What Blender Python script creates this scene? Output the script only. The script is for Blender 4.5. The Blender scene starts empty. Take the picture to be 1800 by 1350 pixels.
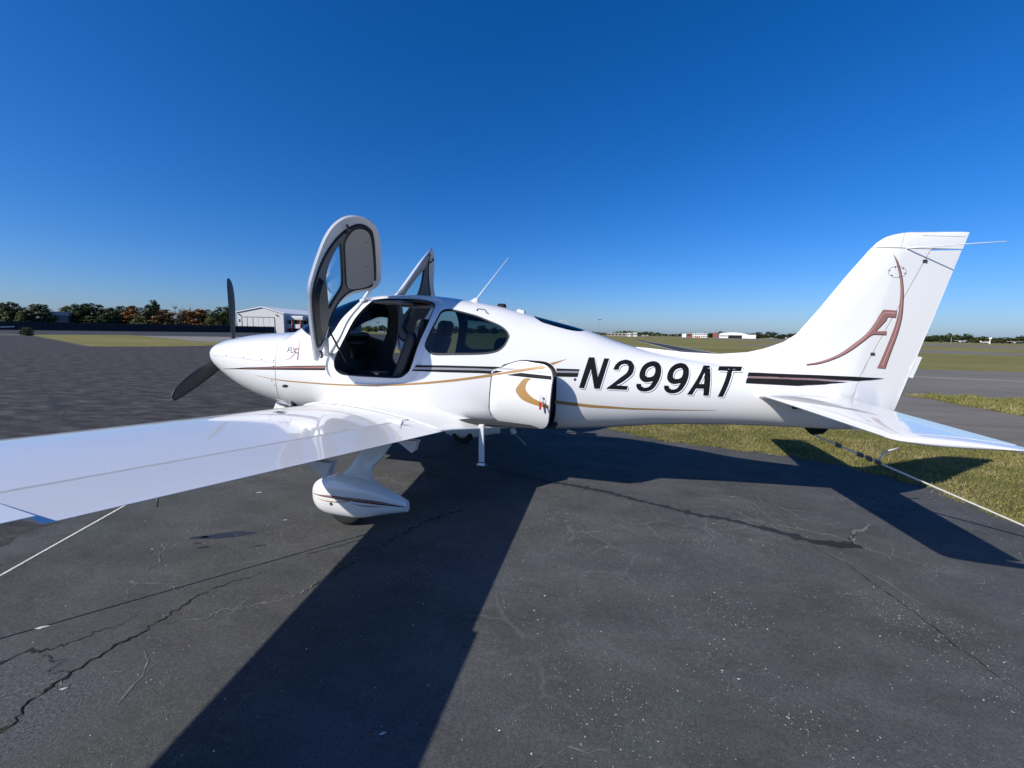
import bpy, bmesh, math, random
import numpy as np
from mathutils import Vector, Matrix
from mathutils.geometry import delaunay_2d_cdt
PI = math.pi
rad = math.radians
S = bpy.context.scene
COL = S.collection

# ------------------------------------------------------------------ camera, sky, sun, exposure
def cam_matrix(yaw, pitch, roll):
    f = Vector((-math.sin(yaw)*math.cos(pitch), math.cos(yaw)*math.cos(pitch), -math.sin(pitch)))
    r = Vector((math.cos(yaw), math.sin(yaw), 0))
    d = f.cross(r)
    c, s = math.cos(roll), math.sin(roll)
    r2 = c*r - s*d
    d2 = s*r + c*d
    return Matrix((r2, -d2, -f)).transposed()
cd = bpy.data.cameras.new('camera')
cd.sensor_width = 36.0
cd.lens = 718.3/1800*36
cd.clip_start = 0.05
cd.clip_end = 9000
cam = bpy.data.objects.new('camera', cd)
COL.objects.link(cam)
cam.matrix_world = Matrix.Translation((5.047, -4.49, 1.733)) @ cam_matrix(.2451, .1246, .0177).to_4x4()
S.camera = cam

SUN_EL = math.atan(1/math.hypot(.982, 1.099))
SUN_AZ = math.atan2(-.982, -1.099)          # clockwise from +Y
w = bpy.data.worlds.new('World')
S.world = w
w.use_nodes = True
nt = w.node_tree
bg = nt.nodes['Background']
sky = nt.nodes.new('ShaderNodeTexSky')
sky.sky_type = 'NISHITA'
sky.sun_disc = False
sky.sun_elevation = SUN_EL
sky.sun_rotation = SUN_AZ
sky.altitude = 0
sky.air_density = 1.0
sky.dust_density = 0.7
sky.ozone_density = 7.0
hs = nt.nodes.new('ShaderNodeHueSaturation')
hs.inputs['Saturation'].default_value = 1.17
tint = nt.nodes.new('ShaderNodeMix')              # clear polarised autumn blue, the same all over the sky
tint.data_type = 'RGBA'
tint.blend_type = 'MULTIPLY'
tint.inputs[0].default_value = 1
tint.inputs[7].default_value = (.91, 1.0, 1.27, 1)
nt.links.new(sky.outputs[0], tint.inputs[6])
nt.links.new(tint.outputs[2], hs.inputs['Color'])
nt.links.new(hs.outputs[0], bg.inputs['Color'])
bg.inputs['Strength'].default_value = 0.103
sl = bpy.data.lights.new('sun', 'SUN')
sl.energy = 5.0
sl.angle = rad(.53)
sl.color = (1.0, .965, .89)
sun = bpy.data.objects.new('sun', sl)
COL.objects.link(sun)
sun.rotation_euler = Vector((.982, 1.099, -1)).to_track_quat('-Z', 'Y').to_euler()
sun.location = (-20, -22, 22)
vs = S.view_settings
vs.view_transform = 'Standard'
vs.look = 'None'
vs.exposure = 0.0
vs.gamma = 1.0
S.render.engine = 'CYCLES'
S.cycles.use_denoising = True
S.cycles.max_bounces = 8
S.cycles.transparent_max_bounces = 16
S.cycles.caustics_reflective = False
S.cycles.caustics_refractive = False

# ------------------------------------------------------------------ materials
def mat(name, col, rough=.5, metal=0., coat=0., spec=.5, bump=0., bscale=60., var=0., vscale=4.):
    m = bpy.data.materials.new(name)
    m.use_nodes = True
    n = m.node_tree
    b = n.nodes['Principled BSDF']
    b.inputs['Base Color'].default_value = (*col, 1)
    b.inputs['Roughness'].default_value = rough
    b.inputs['Metallic'].default_value = metal
    b.inputs['Coat Weight'].default_value = coat
    b.inputs['Coat Roughness'].default_value = .04
    b.inputs['Specular IOR Level'].default_value = spec
    if var or bump:
        tc = n.nodes.new('ShaderNodeTexCoord')
    if var:
        no = n.nodes.new('ShaderNodeTexNoise')
        no.inputs['Scale'].default_value = vscale
        no.inputs['Detail'].default_value = 6
        n.links.new(tc.outputs['Object'], no.inputs['Vector'])
        mx = n.nodes.new('ShaderNodeMix')
        mx.data_type = 'RGBA'
        mx.inputs[6].default_value = (*[c*(1-var) for c in col], 1)
        mx.inputs[7].default_value = (*[min(1, c*(1+var)) for c in col], 1)
        n.links.new(no.outputs['Fac'], mx.inputs[0])
        n.links.new(mx.outputs[2], b.inputs['Base Color'])
    if bump:
        n2 = n.nodes.new('ShaderNodeTexNoise')
        n2.inputs['Scale'].default_value = bscale
        n2.inputs['Detail'].default_value = 4
        n.links.new(tc.outputs['Object'], n2.inputs['Vector'])
        bp = n.nodes.new('ShaderNodeBump')
        bp.inputs['Strength'].default_value = bump
        bp.inputs['Distance'].default_value = .01
        n.links.new(n2.outputs['Fac'], bp.inputs['Height'])
        n.links.new(bp.outputs['Normal'], b.inputs['Normal'])
    return m

def glass_mat(name, tint, rough=.02, gloss=1.0, ior=1.45):
    m = bpy.data.materials.new(name)
    m.use_nodes = True
    n = m.node_tree
    n.nodes.clear()
    out = n.nodes.new('ShaderNodeOutputMaterial')
    tr = n.nodes.new('ShaderNodeBsdfTransparent')
    tr.inputs[0].default_value = (*tint, 1)
    gl = n.nodes.new('ShaderNodeBsdfGlossy')
    gl.inputs['Roughness'].default_value = rough
    gl.inputs[0].default_value = (gloss, gloss, gloss, 1)
    fr = n.nodes.new('ShaderNodeFresnel')
    fr.inputs[0].default_value = ior
    mx = n.nodes.new('ShaderNodeMixShader')
    n.links.new(fr.outputs[0], mx.inputs[0])
    n.links.new(tr.outputs[0], mx.inputs[1])
    n.links.new(gl.outputs[0], mx.inputs[2])
    n.links.new(mx.outputs[0], out.inputs[0])
    return m

M = {}
M['white'] = mat('aircraft_white_paint', (.84, .82, .785), .30, coat=1.0, var=.035, vscale=1.6, bump=.05, bscale=2.2)
M['white2'] = mat('white_plastic', (.76, .76, .74), .4, var=.03)
M['flange'] = mat('door_frame_paint', (.74, .745, .74), .4, var=.04)
M['black'] = mat('black_vinyl', (.007, .007, .007), .6, spec=.18, var=.1)
M['trim_black'] = mat('black_trim_line', (.012, .011, .011), .6, spec=.2, var=.1)  # black vinyl of the stripes and logo outlines
M['outline'] = mat('white_letter_outline', (.82, .82, .82), .35, var=.01)
M['gold'] = mat('gold_vinyl', (.42, .235, .075), .38, var=.12, vscale=9)
M['silver'] = mat('silver_vinyl', (.38, .36, .36), .35, metal=.3, var=.08)
M['pink'] = mat('rose_bronze_vinyl', (.33, .155, .135), .38, var=.12, vscale=7)
M['seal'] = mat('black_rubber_seal', (.014, .014, .015), .6, var=.2)
M['rubber'] = mat('tyre_rubber', (.02, .02, .02), .8, bump=.3, bscale=80)
M['prop'] = mat('propeller_black', (.022, .024, .027), .42, var=.12)
M['metal'] = mat('bare_metal', (.55, .55, .55), .3, metal=1., var=.05)
M['steel'] = mat('dark_steel', (.06, .06, .06), .5, metal=.5, var=.2)
M['beige'] = mat('headliner_beige', (.40, .38, .345), .7, var=.04, bump=.15, bscale=200)
M['trim'] = mat('grey_interior_trim', (.15, .15, .15), .6, var=.06)
M['leather'] = mat('black_leather', (.016, .017, .02), .5, bump=.2, bscale=90)
M['panelblk'] = mat('instrument_panel_black', (.012, .012, .013), .6, var=.1)
M['screen'] = mat('dark_screen', (.012, .014, .02), .12)
M['carpet'] = mat('cabin_carpet', (.035, .035, .038), .95, bump=.4, bscale=150)
M['lining'] = mat('cabin_lining', (.06, .058, .056), .75, var=.05)
M['glass'] = glass_mat('tinted_acrylic', (.29, .40, .43))
M['glass2'] = glass_mat('clear_acrylic', (.76, .84, .86))
M['glass3'] = glass_mat('door_pane_acrylic', (.62, .78, .84), ior=1.08)
M['red'] = mat('red_tag', (.45, .02, .03), .5, var=.1)
M['rosehi'] = mat('rose_bronze_highlight', (.58, .36, .33), .3, var=.06)
M['rope'] = mat('tie_down_rope', (.70, .66, .58), .85, bump=.6, bscale=120, var=.15, vscale=30)
M['ropedark'] = mat('dark_rope', (.20, .185, .16), .9, bump=.6, bscale=120, var=.2, vscale=30)  # darker rope tone, used on the knots

# ------------------------------------------------------------------ mesh helpers
def tag(o, label=None, cat=None, group=None, kind=None):
    if label: o['label'] = label
    if cat: o['category'] = cat
    if group: o['group'] = group
    if kind: o['kind'] = kind
    return o
def empty(name, loc=(0, 0, 0), rz=0.):
    o = bpy.data.objects.new(name, None)
    COL.objects.link(o)
    o.location = loc
    o.rotation_euler = (0, 0, rz)
    o.empty_display_size = .2
    return o
def mk(name, V, F, m, parent=None, smooth=False, idx=None, normals=None):
    me = bpy.data.meshes.new(name)
    me.from_pydata([tuple(map(float, v)) for v in V], [], [tuple(int(i) for i in f) for f in F])
    for x in (m if isinstance(m, (list, tuple)) else [m]):
        me.materials.append(x)
    if smooth:
        me.polygons.foreach_set('use_smooth', [True]*len(me.polygons))
    if idx is not None:
        me.polygons.foreach_set('material_index', list(idx))
    me.update()
    if normals is not None:
        me.normals_split_custom_set_from_vertices([tuple(map(float, q)) for q in normals])
    o = bpy.data.objects.new(name, me)
    COL.objects.link(o)
    if parent is not None:
        o.parent = parent
    return o
class MB:
    def __init__(s):
        s.V, s.F, s.I = [], [], []
    def add(s, V, F, i=0):
        o = len(s.V)
        s.V += [tuple(v) for v in V]
        s.F += [tuple(k+o for k in f) for f in F]
        s.I += [i]*len(F)
        return s
    def box(s, c, size, rz=0., i=0, taper=1., R=None):
        hx, hy, hz = size[0]/2, size[1]/2, size[2]/2
        V = []
        for sz in (-1, 1):
            k = 1 if sz < 0 else taper
            for sx, sy in ((-1, -1), (1, -1), (1, 1), (-1, 1)):
                V.append(Vector((sx*hx*k, sy*hy*k, sz*hz)))
        Q = R if R is not None else Matrix.Rotation(rz, 3, 'Z')
        V = [Q @ v + Vector(c) for v in V]
        return s.add(V, [(3, 2, 1, 0), (4, 5, 6, 7), (0, 1, 5, 4), (1, 2, 6, 5), (2, 3, 7, 6), (3, 0, 4, 7)], i)
    def tube(s, pts, r, n=8, i=0, cap=True):
        pts = [Vector(p) for p in pts]
        rs = r if isinstance(r, (list, tuple)) else [r]*len(pts)
        V, F = [], []
        up = Vector((0.123, .31, .94))
        for k, p in enumerate(pts):
            t = (pts[min(k+1, len(pts)-1)] - pts[max(k-1, 0)]).normalized()
            a = t.cross(up)
            if a.length < .05: a = t.cross(Vector((1, 0, 0)))
            a.normalize()
            b = t.cross(a)
            for j in range(n):
                th = 2*PI*j/n
                V.append(p + rs[k]*(math.cos(th)*a + math.sin(th)*b))
        for k in range(len(pts)-1):
            for j in range(n):
                F.append((k*n+j, k*n+(j+1) % n, (k+1)*n+(j+1) % n, (k+1)*n+j))
        if cap:
            F.append(tuple(range(n-1, -1, -1)))
            F.append(tuple((len(pts)-1)*n+j for j in range(n)))
        return s.add(V, F, i)
    def prism(s, poly, h0, h1, i=0, axis='z'):
        n = len(poly)
        def P(p, h):
            return (p[0], p[1], h) if axis == 'z' else ((p[0], h, p[1]) if axis == 'y' else (h, p[0], p[1]))
        V = [P(p, h0) for p in poly] + [P(p, h1) for p in poly]
        F = [tuple(range(n-1, -1, -1)), tuple(range(n, 2*n))] + [(k, (k+1) % n, n+(k+1) % n, n+k) for k in range(n)]
        return s.add(V, F, i)
    def build(s, name, m, parent=None, smooth=False, fix=True):
        o = mk(name, s.V, s.F, m, parent, smooth, s.I)
        if fix:
            bm = bmesh.new()
            bm.from_mesh(o.data)
            bmesh.ops.recalc_face_normals(bm, faces=bm.faces)
            bm.to_mesh(o.data)
            bm.free()
        return o
def bevel(o, w=.01, seg=2):
    md = o.modifiers.new('bevel', 'BEVEL')
    md.width = w
    md.segments = seg
    md.limit_method = 'ANGLE'
    md.angle_limit = rad(35)
    for p in o.data.polygons: p.use_smooth = True
    wn = o.modifiers.new('wn', 'WEIGHTED_NORMAL')
    return o
def smooth_loop(L, n=4, corner=55., closed=True):
    """Catmull-Rom through the points, keeping sharp corners"""
    P = np.array(L, float)
    N = len(P)
    T = np.zeros_like(P)
    sharp = np.zeros(N, bool)
    for i in range(N):
        a, b, c = P[i-1], P[i], P[(i+1) % N]
        u, v = b-a, c-b
        ang = abs(math.degrees(math.atan2(u[0]*v[1]-u[1]*v[0], u@v)))
        sharp[i] = ang > corner
        T[i] = (c-a)/2
    out = []
    for i in range(N):
        j = (i+1) % N
        a, b = P[i], P[j]
        l = np.linalg.norm(b-a)
        def tang(k):
            if sharp[k]: return b-a
            t = T[k]
            q = np.linalg.norm(t)
            return t*(min(l, q)/q) if q > 1e-9 else b-a
        ta, tb = tang(i), tang(j)
        for k in range(n):
            t = k/n
            out.append((2*t**3-3*t**2+1)*a + (t**3-2*t**2+t)*ta + (-2*t**3+3*t**2)*b + (t**3-t**2)*tb)
    return np.array(out)
def pip(pts, loop):
    x, y = pts[:, 0], pts[:, 1]
    c = np.zeros(len(pts), bool)
    L = np.asarray(loop)
    for i in range(len(L)):
        x1, y1 = L[i-1]
        x2, y2 = L[i]
        m = ((y1 > y) != (y2 > y))
        if y1 != y2:
            c ^= m & (x < (x2-x1)*(y-y1)/(y2-y1)+x1)
    return c
def cdt(loops, grid, keep, extra=()):
    """triangulate loops + grid points; keep(centroids) selects triangles. loops: arrays (n,2); extra: open polylines"""
    V, E = [], []
    for L in loops:
        o = len(V)
        V += [tuple(p) for p in L]
        E += [(o+i, o+(i+1) % len(L)) for i in range(len(L))]
    for L in extra:
        o = len(V)
        V += [tuple(p) for p in L]
        E += [(o+i, o+i+1) for i in range(len(L)-1)]
    if len(grid):
        G = np.asarray(grid)
        ok = np.ones(len(G), bool)
        B = np.array(V)
        for i in range(0, len(G), 4000):
            d = np.abs(G[i:i+4000, None, :]-B[None]).max(-1).min(1)
            ok[i:i+4000] = d > 1e-3*0.6
        V += [tuple(p) for p in G[ok]]
    r = delaunay_2d_cdt([Vector(v) for v in V], E, [], 0, 1e-6)
    P = np.array([tuple(v) for v in r[0]])
    T = np.array([tuple(f) for f in r[2]])
    c = P[T].mean(1)
    k = keep(c)
    T = T[k]
    used, inv = np.unique(T, return_inverse=True)
    return P[used], inv.reshape(-1, 3)
def gridpts(lo, hi, sx, sy):
    x = np.arange(lo[0]+sx/2, hi[0], sx)
    y = np.arange(lo[1]+sy/2, hi[1], sy)
    X, Y = np.meshgrid(x, y)
    X = X + np.where((np.arange(len(y)) % 2)[:, None] == 1, sx/2, 0)
    return np.c_[X.ravel(), Y.ravel()]
def inset(L, d):
    """offset a closed loop inwards by d"""
    P = np.array(L, float)
    A = .5*np.sum(P[:, 0]*np.roll(P[:, 1], -1)-np.roll(P[:, 0], -1)*P[:, 1])
    t = np.roll(P, -1, 0)-np.roll(P, 1, 0)
    t /= np.linalg.norm(t, axis=1)[:, None]+1e-12
    n = np.c_[-t[:, 1], t[:, 0]]*(1 if A > 0 else -1)
    return P+n*d

# ---- fuselage stations: x, top, bottom, half width, height of widest point, exponents
# x, ztop, zbot, halfwidth, zwidest, ntop, nbot
ST=np.array([
[0.025,1.49,1.235,.32,1.37,2.3,2.1],
[0.045,1.52,1.19,.375,1.37,2.3,2.1],
[0.09,1.545,1.125,.415,1.37,2.3,2.1],
[0.17,1.570,1.055,.44,1.36,2.3,2.1],
[0.30,1.598,.965,.47,1.34,2.3,2.1],
[0.55,1.633,.845,.512,1.30,2.3,2.1],
[0.84,1.655,.76,.55,1.27,2.4,2.15],
[1.15,1.678,.70,.585,1.24,2.4,2.2],
[1.24,1.690,.665,.59,1.24,2.4,2.2],
[1.35,1.755,.66,.60,1.24,2.3,2.3],
[1.60,1.91,.65,.62,1.24,2.2,2.3],
[1.85,2.03,.65,.633,1.24,2.15,2.3],
[2.10,2.102,.645,.64,1.24,2.15,2.3],
[2.45,2.132,.64,.64,1.24,2.15,2.3],
[2.80,2.132,.635,.635,1.24,2.15,2.3],
[3.12,2.108,.63,.62,1.23,2.15,2.3],
[3.40,2.070,.63,.595,1.22,2.15,2.3],
[3.76,2.012,.635,.555,1.21,2.1,2.25],
[4.18,1.905,.655,.50,1.19,2.1,2.2],
[4.73,1.765,.70,.43,1.17,2.1,2.15],
[5.12,1.632,.745,.385,1.17,2.1,2.1],
[5.50,1.540,.797,.345,1.17,2.1,2.1],
[6.00,1.475,.835,.30,1.17,2.1,2.1],
[6.50,1.43,.86,.25,1.17,2.1,2.1],
[7.00,1.36,.867,.175,1.14,2.0,2.0],
[7.22,1.28,.877,.10,1.10,2.0,2.0],
[7.34,1.20,.90,.05,1.06,2.0,2.0],
[7.42,1.12,.945,.015,1.03,2.0,2.0]])
_dz=np.interp(ST[:,0],[0,1.5,3.1,4.7,6,8],[.024,.022,.02,.012,.006,-.006])
for _k in (1,2,4): ST[:,_k]+=_dz
def pchip(xs,ys,x):
    x=np.clip(np.asarray(x,float),xs[0],xs[-1]); h=np.diff(xs); d=np.diff(ys)/h
    m=np.zeros(len(xs)); m[0]=d[0]; m[-1]=d[-1]
    for i in range(1,len(xs)-1):
        if d[i-1]*d[i]>0:
            w1=2*h[i]+h[i-1]; w2=h[i]+2*h[i-1]; m[i]=(w1+w2)/(w1/d[i-1]+w2/d[i])
    i=np.clip(np.searchsorted(xs,x)-1,0,len(h)-1); t=(x-xs[i])/h[i]
    return (2*t**3-3*t**2+1)*ys[i]+(t**3-2*t**2+t)*h[i]*m[i]+(-2*t**3+3*t**2)*ys[i+1]+(t**3-t**2)*h[i]*m[i+1]
def sect(x): return [pchip(ST[:,0],ST[:,k],x) for k in range(1,7)]
def body(x,a):
    """a in degrees: -90 bottom, 0 left side (-y), 90 top, 180 right side, 270 bottom"""
    zt,zb,w,zw,nt,nb=sect(x); a=np.radians(a); c,s=np.cos(a),np.sin(a)
    n=np.where(s>0,nt,nb); h=np.where(s>0,zt-zw,zw-zb)
    y=-w*np.sign(c)*np.abs(c)**(2/n); z=zw+h*np.sign(s)*np.abs(s)**(2/n)
    return np.stack([np.broadcast_to(x,y.shape),y,z],-1)
def inside(P):
    zt,zb,w,zw,nt,nb=sect(P[...,0]); up=P[...,2]>zw; n=np.where(up,nt,nb); h=np.where(up,zt-zw,zw-zb)
    v=np.abs(P[...,1]/w)**n+np.abs((P[...,2]-zw)/h)**n
    return (v<1)&(P[...,0]>ST[0,0])&(P[...,0]<ST[-1,0])

LE=np.array([[5.20,1.615],[5.315,1.606],[5.439,1.596],[5.718,1.569],[6.06,1.560],[6.31,1.584],[6.463,1.624],[6.619,1.692],[6.723,1.77],[6.884,2.002],[7.067,2.292],[7.248,2.555],[7.298,2.612],[7.358,2.649],[7.44,2.671],[7.524,2.677],[7.952,2.662]])
TE=np.array([[7.585,1.078],[7.952,2.662]])
def _ledense():
    o=[]
    for a,b in zip(LE[:-1],LE[1:]):
        n=max(2,int(np.hypot(*(b-a))/.02)); o.append(a+(b-a)*np.linspace(0,1,n,endpoint=False)[:,None])
    return np.vstack(o+[LE[-1:]])
LED=_ledense()
def ztop(x): return np.interp(x,LE[:,0],LE[:,1])
def xte(z): return 7.585+(z-1.078)*(7.952-7.585)/(2.662-1.078)
def fin(x,z):
    """half thickness of fin + dorsal fillet; 0 outside"""
    x=np.asarray(x,float); z=np.asarray(z,float)
    d=np.min(np.hypot(x[...,None]-LED[:,0],z[...,None]-LED[:,1]),-1)
    zb=pchip(ST[:,0],ST[:,1],x)-.06; zt=ztop(x)
    s=np.minimum(1,d/.22); g=np.sqrt(s*(2-s))
    e=xte(z)-x; tap=np.clip(.07+e/.5,0,1)
    T=(.015+.045*np.clip((x-5.6)/1.2,0,1))*g*tap
    H=np.minimum(.30,np.maximum(zt-zb,.02)); h=np.clip((z-zb)/H,0,1)
    W=np.interp(x,[5.2,5.5,6.2,7.0,7.4,7.6],[.20,.17,.13,.10,.05,.0])
    y=T+W*(1-h)**2
    return np.where((x>5.2)&(z<zt)&(e>0),y,0.)
def side(x,z):
    """|y| of the left skin at side-view point"""
    x=np.asarray(x,float); z=np.asarray(z,float)
    zt,zb,w,zw,nt,nb=sect(x); up=z>zw; n=np.where(up,nt,nb); h=np.where(up,zt-zw,zw-zb)
    u=np.clip(np.abs(z-zw)/h,0,1); yb=w*(1-u**n)**(1/n)
    return np.maximum(yb,fin(x,z))

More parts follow.
